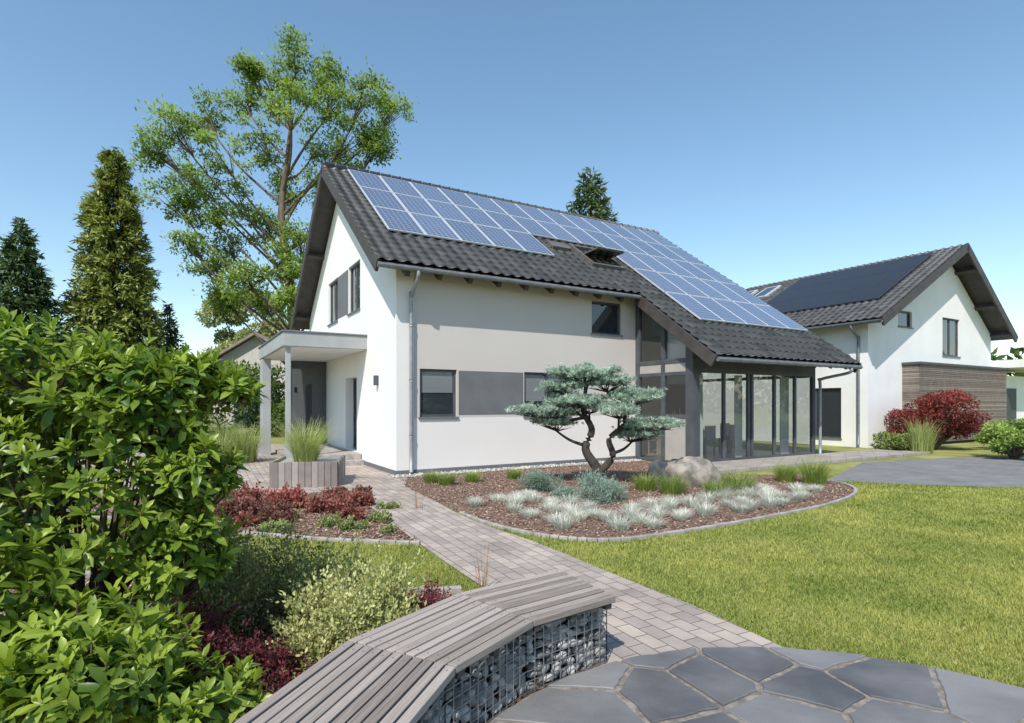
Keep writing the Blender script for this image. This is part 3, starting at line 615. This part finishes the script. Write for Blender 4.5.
def rockface(p0,p1,inn):
    l=(p1-p0).length; nn=int(l/.06)
    for i in range(nn+1):
        for j in range(7):
            p=p0.lerp(p1,(i+random.uniform(-.3,.3))/nn); p.z=.035+j*.055+random.uniform(-.01,.01); p+=inn*random.uniform(.035,.06); C.append(tuple(p)); R.append(random.uniform(.03,.046))
for sgi in range(4):
    a0,a1=AN_[sgi]+(1.5 if sgi==0 else 0),AN_[sgi+1]; mid=math.radians((a0+a1)/2); o_=Vector((math.cos(mid),math.sin(mid),0))
    rockface(bp(RI,a0,0),bp(RI,a1,0),o_); rockface(bp(RO,a0,0),bp(RO,a1,0),-o_)
ta=math.radians(AN_[0]); rockface(bp(RI+.05,AN_[0]+.9,0),bp(RO-.05,AN_[0]+.9,0),Vector((-math.sin(ta),math.cos(ta),0)))
stones('gabion_stones',C,R,M_rock,BN)
# ---------------------------------------------------------------- planter
PLT=empty('timber_planter',(-4.75,11.1,0),RZ*.4)
pa=Acc()
for i in range(10): pa.box(i*.125,i*.125+.118,-.03,.03,0,.52+random.uniform(-.004,.004),random.random())
for i in range(12): pa.box(1.22,1.28,.04+i*.125,.04+i*.125+.118,0,.52,random.random()); pa.box(-.06,-.0,.04+i*.125,.04+i*.125+.118,0,.52,random.random())
pa.out('planter_boards',attrmat('planter_board',(.20,.17,.15),(.38,.33,.29),rough=.85),PLT,bevel=.006)
boxo('planter_soil',0,1.22,.03,1.5,.0,.46,M_gravel,PLT)
# ---------------------------------------------------------------- vegetation
def lumps(centers,radii,n,shell=.0,flat=1):
    ids=rng.choice(len(centers),n,p=np.array(radii)**2/np.sum(np.array(radii)**2)); d_=rdir(n); rr=rng.uniform(shell,1,n)**.5
    P=np.array(centers)[ids]+d_*(rr*np.array(radii)[ids])[:,None]*np.array([1,1,flat]); return P,d_,rr,ids
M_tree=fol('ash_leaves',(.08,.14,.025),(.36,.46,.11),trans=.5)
T=empty('ash_tree',(-11.6,28,0)); k=.05
lob=[(300,52,22),(270,72,22),(326,68,20),(243,94,18),(205,110,19),(172,120,20),(155,142,14),(292,104,24),(338,94,20),(368,86,16),(393,108,16),(380,136,16),(350,134,22),(316,142,24),(262,135,22),(222,150,21),(190,170,18),(172,192,18),(205,202,20),(240,190,23),(285,180,26),(325,184,20),(265,220,24),(300,230,24),(228,234,20),(208,260,15),(240,268,20),(280,265,22),(308,265,20),(225,292,12),(262,297,17),(293,292,16),(188,234,11),(350,168,15),(248,62,8)]
br=Acc(); LC=[];LR=[]
trunk=smoothline([(.9,0,0),(.8,.1,4),(.4,.2,8),(.1,.0,11),(.3,.2,14),(.6,0,16)],5)
br.tube(trunk,list(np.linspace(.36,.05,len(trunk))),10)
for (px,py,pr) in lob:
    dy=random.uniform(-2.0,2.4); sc_=(28+dy)/28
    c=Vector((((px-280)*k-11.6)*sc_+11.6,dy,1.7+(403-py-10)*k*sc_)); rr=pr*k*1.0
    hz=max(3.5,c.z-1.5-abs(c.x)*.8); t0=min(trunk,key=lambda p:abs(p[2]-hz)); t0=Vector(t0)
    md=t0.lerp(c,.5)+Vector((random.uniform(-.5,.5),random.uniform(-.5,.5),-.5+.5*random.random()))
    sp=smoothline([tuple(t0),tuple(md),tuple(c)],4); br.tube(sp,list(np.linspace(.085,.02,len(sp))),6,cap=False)
    for i in range(13):
        d_=Vector(rdir(1)[0])*rr*random.uniform(.45,1.4); d_.z*=.85; e_=c+d_; LC.append(tuple(e_)); LR.append(random.uniform(.22,.5))
        br.tube([tuple(md.lerp(c,.6)),tuple(c.lerp(e_,.5)+Vector((0,0,.1))),tuple(e_)],[.022,.014,.008],4,cap=False)
br.out('trunk_and_branches',M_bark,T,smooth=True)
n=44000; ids=rng.choice(len(LC),n,p=np.array(LR)**2/np.sum(np.array(LR)**2)); off=rng.normal(size=(n,3))*.55; P=np.array(LC)[ids]+off*np.array(LR)[ids][:,None]*np.array([1.15,1.15,.65]); d_=unit(off)
D=unit(d_*.5+rdir(n)*.9+np.array([0,0,-.1])); cv=rng.uniform(-.25,.25,len(LC))
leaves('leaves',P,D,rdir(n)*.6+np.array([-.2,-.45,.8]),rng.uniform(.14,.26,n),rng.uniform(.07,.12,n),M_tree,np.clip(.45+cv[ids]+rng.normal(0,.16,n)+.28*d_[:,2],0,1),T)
def conifer(name,loc,h,r,c1,c2,n=22000,ls=.3,power=.8,z0=.3,droop=.35,layers=34,sp=.28):
    E=empty(name,loc); t=Acc(); t.tube([(0,0,0),(0,0,h*.5),(0,0,h*.98)],[h*.018,h*.01,.02],8); t.out('trunk',M_bark,E)
    m_=fol(name.replace('.','_')+'_needles',c1,c2,trans=.2)
    nb_=int(layers*16); zz=rng.uniform(0,1,nb_)**1.25; az=rng.uniform(0,6.283,nb_); R_=r*((1-zz)**power)*rng.uniform(.78,1.1,nb_)*(1+.10*np.sin(az*3+zz*20))
    ids=rng.choice(nb_,n,p=(R_+.1)/np.sum(R_+.1)); f=rng.uniform(0,1,n)**.45
    rad=R_[ids]*f; base=z0+zz[ids]*(h-z0); spread=.06*h*(1-zz[ids])*sp+.12
    P=np.stack([np.cos(az[ids])*rad,np.sin(az[ids])*rad,base-droop*rad+.25*droop*rad**2/max(r,1)],1)+rng.normal(size=(n,3))*spread[:,None]*np.array([.6,.6,.4])
    out=np.stack([np.cos(az[ids]),np.sin(az[ids]),np.full(n,-.15)],1); D=unit(out*.8+rng.normal(size=(n,3))*.6)
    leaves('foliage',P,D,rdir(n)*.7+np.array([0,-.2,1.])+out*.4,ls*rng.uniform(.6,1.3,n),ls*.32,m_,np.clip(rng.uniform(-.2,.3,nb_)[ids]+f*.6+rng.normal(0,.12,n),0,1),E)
    return E
conifer('spruce_tree',(-22.0,31,0),15.8,2.9,(.055,.08,.018),(.38,.42,.11),n=72000,ls=.36,power=.58,layers=60,sp=.22)
conifer('spruce_tree.001',(-24.5,28,0),10.8,3.0,(.02,.04,.02),(.12,.19,.07),n=34000,ls=.34,power=.75,layers=44)
conifer('spruce_tree.002',(-21.5,35,0),7.9,2.0,(.02,.04,.02),(.12,.18,.07),n=9000,ls=.35)
conifer('spruce_tree.003',(6.3,45,0),20.6,5.2,(.03,.06,.025),(.16,.22,.10),n=22000,ls=.6,power=.6)
def mass(name,cs,rs,n,L,c1,c2,trans=.3,flat=.85,shell=.2,parent=None):
    P,d_,rr,ids=lumps(cs,rs,n,shell,flat); D=unit(d_*.7+rdir(n)); m_=fol(name.replace('.','_')+'_leaf',c1,c2,trans=trans); cv=rng.uniform(-.22,.22,len(cs))
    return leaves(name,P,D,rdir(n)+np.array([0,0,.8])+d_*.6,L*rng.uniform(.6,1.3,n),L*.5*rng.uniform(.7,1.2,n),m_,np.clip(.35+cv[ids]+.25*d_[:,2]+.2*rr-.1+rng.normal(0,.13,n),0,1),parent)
cs=[];rs=[]
for i in range(44):
    a=random.uniform(0,6.28); q=random.random()**.5; zz=random.uniform(-1,1); cs.append((-23.5+q*math.cos(a)*3.8*math.sqrt(1-zz*zz*.8),50+q*math.sin(a)*2,7.6+zz*3.8)); rs.append(random.uniform(.6,1.3))
mass('field_maple_tree',cs,rs,20000,.34,(.14,.17,.06),(.46,.48,.22))
cs=[];rs=[]
for i in range(90):
    x=random.uniform(-34,-8.5); cs.append((x,random.uniform(27,31)+(-.2*(x+20) if x<-20 else 0),random.uniform(.3,2.9 if x>-18 else 3.6))); rs.append(random.uniform(.7,1.2))
mass('garden_hedge',cs,rs,50000,.24,(.03,.06,.015),(.20,.28,.07))
cs=[];rs=[]
for i in range(320):
    a=math.radians(random.uniform(0,360)); R_=random.uniform(85,110); cs.append((R_*math.cos(a),R_*math.sin(a),random.uniform(0,6))); rs.append(random.uniform(3,5.5))  # full ring; unseen trees behind the camera added for the windows to reflect
mass('distant_tree_line',cs,rs,80000,1.4,(.03,.055,.02),(.14,.2,.07))
M_rh=fol('laurel_leaf',(.05,.11,.013),(.32,.41,.055),rough=.36,trans=.32)
SH=empty('rhododendron_shrub')
ell=[(-2.52,3.35,1.15,.72,.72,.85,280),(-2.2,3.35,1.72,.42,.4,.34,120),(-1.92,3.4,1.83,.2,.25,.13,34),(-1.72,3.45,1.80,.12,.18,.08,14),(-1.86,3.3,1.3,.2,.25,.22,46),(-1.95,3.3,.85,.26,.3,.3,60),(-2.7,3.2,1.95,.45,.4,.2,70),(-3.2,3.4,1.3,.6,.6,.8,120),(-2.0,2.6,.52,.5,.4,.28,120),(-1.42,2.5,.36,.27,.25,.15,44),(-1.75,2.3,.55,.3,.25,.2,50),(-2.6,2.6,.8,.5,.4,.6,120),(-1.08,2.45,.24,.14,.15,.1,16)]
WP=[];WA=[];stem=Acc()
for (cx,cy,cz,rx,ry,rz,nw) in ell:
    d_=rdir(int(nw*1.5)); d_=d_[(d_[:,2]>-.55)]; f=rng.uniform(.5,1.1,len(d_))**.6
    P=np.array([cx,cy,cz])+d_*f[:,None]*np.array([rx,ry,rz]); WP.append(P); WA.append(unit(d_*.8+np.array([0,0,.75])+rdir(len(d_))*.35))
    for i in range(0,len(P),3):
        b_=Vector((cx+(P[i][0]-cx)*.15,cy,max(.0,cz-rz*.9))); stem.tube([tuple(b_),tuple(b_.lerp(Vector(P[i]),.5)+Vector((0,0,-.05))),tuple(P[i])],[.012,.008,.004],5,cap=False)
stem.out('stems',M_bark,SH)
WP=np.concatenate(WP);WA=np.concatenate(WA)
k_=WP[:,2]>.05; WP=WP[k_];WA=WA[k_]; nl_=11; n=len(WP)*nl_
A=np.repeat(WA,nl_,0); B=unit(np.cross(A,np.array([.3,.2,1.])+rng.normal(size=(n,3))*.01)); Cc=np.cross(A,B)
ang=np.tile(np.arange(nl_)*2.4,len(WP))+np.repeat(rng.uniform(0,6,len(WP)),nl_)+rng.normal(0,.25,n)
el=np.tile(np.linspace(-.25,1.15,nl_),len(WP))+rng.normal(0,.22,n)
D=unit((B*np.cos(ang)[:,None]+Cc*np.sin(ang)[:,None])*np.cos(el)[:,None]+A*np.sin(el)[:,None])
Lf=rng.uniform(.08,.14,n)*np.tile(np.linspace(1.05,.7,nl_),len(WP))*np.repeat(rng.uniform(.8,1.15,len(WP)),nl_); P0=np.repeat(WP,nl_,0)-A*np.tile(np.linspace(.06,0,nl_),len(WP))[:,None]
yl=np.repeat(rng.normal(.45,.24,len(WP)),nl_)+np.tile(np.linspace(-.15,.35,nl_),len(WP))+rng.normal(0,.1,n)
bigleaves('leaves',P0,D,A+rng.normal(size=(n,3))*.15,Lf,Lf*.36,M_rh,np.clip(yl,0,1),SH)
def shrub(name,c,r,n,L,c1,c2,flat=.8,asp=.5,trans=.3,lump=14):
    cs=[];rs=[]
    for i in range(lump):
        d_=rdir(1)[0]; d_[2]=abs(d_[2]); q=random.uniform(.35,.85); cs.append((c[0]+d_[0]*r*q,c[1]+d_[1]*r*q,c[2]+d_[2]*r*q*1.1*flat)); rs.append(r*random.uniform(.2,.45))
    n1=int(n*.8); P,d_,rr,ids=lumps(cs,rs,n1,0,1)
    ns=max(6,int((n-n1)/30)); S=rng.choice(len(cs),ns); sd_=unit(rdir(ns)+np.array([0,0,1.0])); sl_=rng.uniform(.6,1.3,ns)*r*.55; q=rng.choice(ns,n-n1); tt=rng.uniform(0.2,1,n-n1)
    P2=np.array(cs)[S][q]+sd_[q]*(sl_[q]*tt)[:,None]+rng.normal(size=(n-n1,3))*L*.35
    P=np.concatenate([P,P2]); d_=np.concatenate([d_,sd_[q]]); P[:,2]=np.abs(P[:,2])+.01; n=len(P)
    D=unit(d_*.7+rdir(n)*.8+np.array([0,0,.4])); m_=fol(name.replace('.','_')+'_leaf',c1,c2,trans=trans)
    E=empty(name); leaves('leaves',P,D,rdir(n)+np.array([0,0,.6]),L*rng.uniform(.6,1.2,n),L*asp,m_,np.clip(rng.normal(.45,.25,n)+.2*d_[:,2],0,1),E)
    t=Acc()
    for q in cs: t.tube([(c[0]+(q[0]-c[0])*.15,c[1]+(q[1]-c[1])*.15,0),(c[0]+(q[0]-c[0])*.6,c[1]+(q[1]-c[1])*.6,q[2]*.6),q],[.012,.008,.004],5,cap=False)
    t.out('stems',M_bark,E)
shrub('variegated_shrub',(-1.12,3.75,.12),.52,13000,.035,(.13,.16,.04),(.70,.68,.32),lump=26)
shrub('variegated_shrub.001',(-1.45,4.3,.1),.5,8000,.035,(.11,.14,.04),(.55,.54,.24),lump=20)
shrub('cotoneaster_shrub',(-1.95,4.1,.2),.62,12000,.03,(.09,.11,.03),(.42,.40,.17),lump=24)
shrub('cotoneaster_shrub.001',(-2.6,4.9,.1),.5,7000,.03,(.09,.11,.03),(.40,.38,.16),lump=18)
shrub('barberry_shrub',(-.72,4.35,.05),.3,4000,.028,(.09,.02,.03),(.32,.09,.10),lump=14)
shrub('barberry_shrub.001',(-1.9,3.3,.1),.5,8000,.03,(.05,.012,.018),(.2,.05,.06),lump=18)
shrub('barberry_shrub.002',(-1.35,3.25,.0),.32,4000,.03,(.05,.012,.018),(.2,.05,.06),lump=12)
for i,(x,y,r) in enumerate([(-3.6,9.0,.42),(-2.9,8.6,.4),(-3.3,8.0,.34),(-2.6,9.3,.3),(-4.0,8.4,.4),(-2.4,8.2,.3),(-4.4,9.2,.4),(-3.0,9.7,.28),(-3.7,7.8,.22),(-4.9,9.0,.4),(-2.7,10.1,.2),(-4.6,8.2,.3)]):
    g=random.uniform(.8,1.3); shrub('heuchera_plant'+('' if i==0 else '.%03d'%i),(x,y,.0),r,2600,.05,(.12*g,.04,.035),(.44*g,.18,.15),flat=.55,asp=.7,lump=10)
for i,(x,y,r) in enumerate([(-2.1,7.5,.2),(-2.5,7.7,.2),(-1.9,8.0,.2),(-2.0,9.0,.16),(-3.1,7.4,.2),(-1.6,7.3,.12)]):
    shrub('groundcover_plant'+('' if i==0 else '.%03d'%i),(x,y,0),r,1300,.04,(.13,.17,.06),(.42,.46,.2),flat=.5,asp=.6,lump=8)
M_gr=fol('miscanthus_blade',(.13,.20,.05),(.46,.50,.2),trans=.3)
M_gr2=fol('tussock_blade',(.10,.18,.03),(.38,.44,.12),trans=.3)
M_fes=fol('fescue_blade',(.42,.45,.37),(.88,.87,.76),trans=.2,tint=(1,1,.9))
tufts('fountain_grass',[(-4.3,11.7,.46)],1.1,.5,600,.013,M_gr,(.3,1.0))
tufts('fountain_grass.001',[(-7.6,16.0,0),(-8.4,16.3,0),(-8.0,15.2,0),(-9.2,16.5,0),(-8.9,15.5,0),(-10,17,0)],[1.25,1.4,1.0,1.5,1.1,1.6],.6,420,.022,M_gr,(.15,.7))
tufts('tussock_grass',[(-1.35,11.6,0),(-.85,12.0,0),(.05,12.5,0),(3.0,10.5,0),(4.3,10.7,0),(6.35,11.8,0),(5.9,12.1,0),(2.6,10.9,0),(3.7,10.2,0),(-1.7,11.9,0)],[.3,.28,.28,.42,.5,.66,.5,.38,.35,.3],[.3,.28,.28,.5,.55,.5,.4,.4,.4,.3],480,.010,M_gr2,(.2,.95))
rim=smoothline([(-.75,9.6),(-.1,8.5),(.45,7.75),(1.2,7.4),(2.2,7.75),(3.5,8.55),(4.9,9.6),(6.0,10.7)],7)
fc=[]
for i in range(240):
    p=random.choice(rim); q=(2.2,11.5); kk=random.uniform(0,.36); x=p[0]+(q[0]-p[0])*kk+random.uniform(-.1,.1); y=p[1]+(q[1]-p[1])*kk
    if all(math.hypot(x-a[0],y-a[1])>.30 for a in fc): fc.append((x,y,0))
tufts('blue_fescue_grass',fc,[random.uniform(.15,.27) for _ in fc],[random.uniform(.18,.27) for _ in fc],340,.006,M_fes,(.4,1.2))
tufts('dry_flower_stalks',[(-.25,5.0,0),(-1.5,9,0)],[.5,.5],.15,14,.01,fol('dry_stalk',(.3,.15,.08),(.45,.3,.15),trans=.1),(.05,.3))
# bonsai pine
BO=empty('cloud_pruned_pine',(1.8,11.6,0)); t=Acc()
pads=[(-.3,.0,2.28,.70,.24),(.15,.25,2.10,.5,.18),(-.75,-.1,2.0,.4,.16),(-1.12,.0,1.50,.58,.22),(-.55,-.25,1.72,.5,.18),(-.95,.2,1.25,.45,.14),(.72,.1,1.80,.58,.20),(.35,-.3,1.52,.45,.16),(1.12,.0,1.22,.55,.17),(.8,.3,1.0,.5,.13),(-.15,.4,1.6,.4,.15)]
tr=smoothline([(.0,0,0),(-.05,.02,.35),(-.28,.0,.75),(-.15,0,1.15),(-.32,.05,1.55),(-.25,.0,2.1)],6); t.tube(tr,list(np.linspace(.12,.035,len(tr))),10)
tr2=smoothline([(.0,0,.25),(.28,.0,.6),(.22,.05,.95),(.5,.0,1.25),(.55,.05,1.6)],6); t.tube(tr2,list(np.linspace(.085,.03,len(tr2))),9)
TP_=[];TD=[]
for (x,y,z,rx,rz) in pads:
    s0=min(tr+tr2,key=lambda p:(p[0]-x)**2+(p[1]-y)**2+(p[2]-z+.35)**2*2); c=Vector((x,y,z-rz*.5))
    md=Vector(s0).lerp(c,.5)+Vector((0,0,-.06)); sp=smoothline([s0,tuple(md),tuple(c)],4); t.tube(sp,list(np.linspace(.04,.018,len(sp))),7,cap=False)
    nn=int(90*rx*rx/.25); kk=int(15+rx*18)
    for i in range(kk):
        a=random.uniform(0,6.283); u_=math.sqrt(random.random())*random.uniform(.85,1.2); ex,ey,ez=x+math.cos(a)*u_*rx,y+math.sin(a)*u_*rx*.85,z+rz*random.uniform(-.5,.8)*(1-.5*u_)
        t.tube([tuple(md.lerp(c,.7)),(ex,ey,ez-.04)],[.013,.005],5,cap=False)
        m_=int(nn*.22)+6; o3=rng.normal(size=(m_,3))*np.array([.085,.085,.04]); o3[:,2]=np.abs(o3[:,2]); TP_.append(np.array([ex,ey,ez])+o3); TD.append(unit(o3)*.8+np.array([0,0,.9]))
t.out('trunk_and_branches',M_dbark,BO,smooth=True)
TP_=np.concatenate(TP_);TD=unit(np.concatenate(TD)); nn=13; n=len(TP_)*nn
D=unit(np.repeat(TD,nn,0)*.9+rdir(n)); M_need=fol('pine_needles',(.13,.21,.145),(.62,.74,.60),trans=.25,tint=(1,1.1,1))
leaves('needle_pads',np.repeat(TP_,nn,0),D,rdir(n)*.7+np.array([0,-.3,.8]),rng.uniform(.05,.09,n),.012,M_need,np.clip(np.repeat(rng.normal(.5,.22,len(TP_)),nn)+rng.normal(0,.15,n),0,1),BO)
shrub('blue_spruce_mound',(1.5,9.75,.05),.5,9000,.05,(.11,.17,.14),(.46,.56,.50),flat=.65,asp=.2,lump=26)
shrub('blue_spruce_mound.001',(.55,10.8,.05),.45,7000,.05,(.09,.14,.11),(.38,.48,.42),flat=.6,asp=.2,lump=22)
shrub('blue_spruce_mound.002',(1.0,10.0,.0),.3,3500,.05,(.11,.17,.14),(.46,.56,.50),flat=.6,asp=.2,lump=14)
def rock(name,loc,sc,m):
    b2=bmesh.new(); bmesh.ops.create_icosphere(b2,subdivisions=4,radius=1)
    for v in b2.verts:
        p=v.co.copy(); f=1+.22*noise.noise(p*1.3+Vector(loc))+.08*noise.noise(p*4)+.03*noise.noise(p*12); v.co=Vector((p.x*sc[0],p.y*sc[1],max(p.z,-.5)*sc[2]))*f
    me=bpy.data.meshes.new(name); b2.to_mesh(me); b2.free(); me.materials.append(m); me.polygons.foreach_set('use_smooth',[True]*len(me.polygons))
    o=bpy.data.objects.new(name,me); COL.objects.link(o); o.location=loc
rock('boulder',(3.72,11.7,.17),(.58,.42,.43),mat('boulder_rock',(.12,.105,.09),(.34,.30,.26),scale=5,rough=.9,bump=.8,bscale=14,detail=12))
rock('slate_standing_stone',(3.1,11.75,.14),(.26,.22,.38),mat('dark_rock',(.03,.032,.035),(.10,.10,.105),scale=5,rough=.7,bump=.8,bscale=14,detail=12))
gx=rng.uniform(-.2,7.3,900); gy=rng.uniform(-.43,-.03,900)
stones('wall_pebbles',[(-2.7+.8639*a-.5036*b_,13.06+.5036*a+.8639*b_,.025) for a,b_ in zip(gx,gy)],list(rng.uniform(.015,.035,900)),attrmat('pebble',(.25,.24,.22),(.6,.58,.54)))
def smalltree(name,c,r,h,n,L,c1,c2,nl=30):
    cs=[];rs=[];E=empty(name); t=Acc()
    for i in range(nl):
        a=random.uniform(0,6.283); q=math.sqrt(random.random())*r*.85; zz=h*(.22+.75*random.random()*(1-.35*(q/r))); p=(c[0]+math.cos(a)*q,c[1]+math.sin(a)*q,zz); cs.append(p); rs.append(r*random.uniform(.15,.3))
        t.tube([(c[0],c[1],0),(c[0]+math.cos(a)*q*.4,c[1]+math.sin(a)*q*.4,zz*.55),p],[.05,.03,.01],6,cap=False)
    t.out('trunk_and_branches',M_bark,E); o=mass(name+'_crown',cs,rs,n,L,c1,c2,parent=E,flat=.65); o.name='crown'
smalltree('red_japanese_maple',(15.5,20.6,0),1.6,2.35,15000,.10,(.09,.018,.02),(.40,.09,.07),nl=60)
smalltree('garden_shrub',(15.2,17.0,0),1.0,1.25,6000,.10,(.10,.18,.03),(.44,.54,.14),nl=36)
smalltree('garden_shrub.001',(18.0,20.0,0),1.2,1.1,5000,.10,(.08,.14,.03),(.34,.42,.12))
smalltree('garden_shrub.002',(13.3,19.4,0),.8,.7,3000,.10,(.09,.14,.03),(.36,.42,.14))
tufts('reed_grass',[(13.5,18.6,0),(13.9,18.9,0)],[1.3,1.1],.5,260,.02,M_gr,(.1,.45))
# ---------------------------------------------------------------- light, sky, camera
Sd=Vector((-.35,-.94,0)).normalized(); el=math.radians(50); sd=Vector((Sd.x*math.cos(el),Sd.y*math.cos(el),math.sin(el)))
sun=bpy.data.lights.new('sun','SUN'); sun.energy=5.0; sun.angle=math.radians(.5); sun.color=(1,.95,.87)
so=bpy.data.objects.new('sun',sun); COL.objects.link(so); so.rotation_euler=sd.to_track_quat('Z','Y').to_euler()
w=bpy.data.worlds.new('World'); scene.world=w; w.use_nodes=True; nt=w.node_tree
sk=nt.nodes.new('ShaderNodeTexSky'); sk.sky_type='NISHITA'; sk.sun_disc=False; sk.sun_elevation=el; sk.sun_rotation=math.atan2(Sd.x,Sd.y)%(2*math.pi)
sk.air_density=1.15; sk.dust_density=.25; sk.ozone_density=1.5; sk.altitude=0
hs=nt.nodes.new('ShaderNodeHueSaturation'); hs.inputs['Value'].default_value=1.25; hs.inputs['Saturation'].default_value=1.06; hs.inputs['Hue'].default_value=.492
nt.links.new(sk.outputs[0],hs.inputs['Color'])
bgd=nt.nodes['Background']; bgd.inputs[1].default_value=.15; nt.links.new(hs.outputs[0],bgd.inputs[0])
cd=bpy.data.cameras.new('camera'); co=bpy.data.objects.new('camera',cd); COL.objects.link(co); co.location=(0,0,1.7); co.rotation_euler=(math.pi/2,0,0)
cd.sensor_width=36; cd.lens=36*561/1024; cd.shift_y=41.5/1024; cd.clip_end=2000; cd.clip_start=.05
scene.camera=co
scene.view_settings.view_transform='Standard'; scene.view_settings.look='None'; scene.view_settings.exposure=0
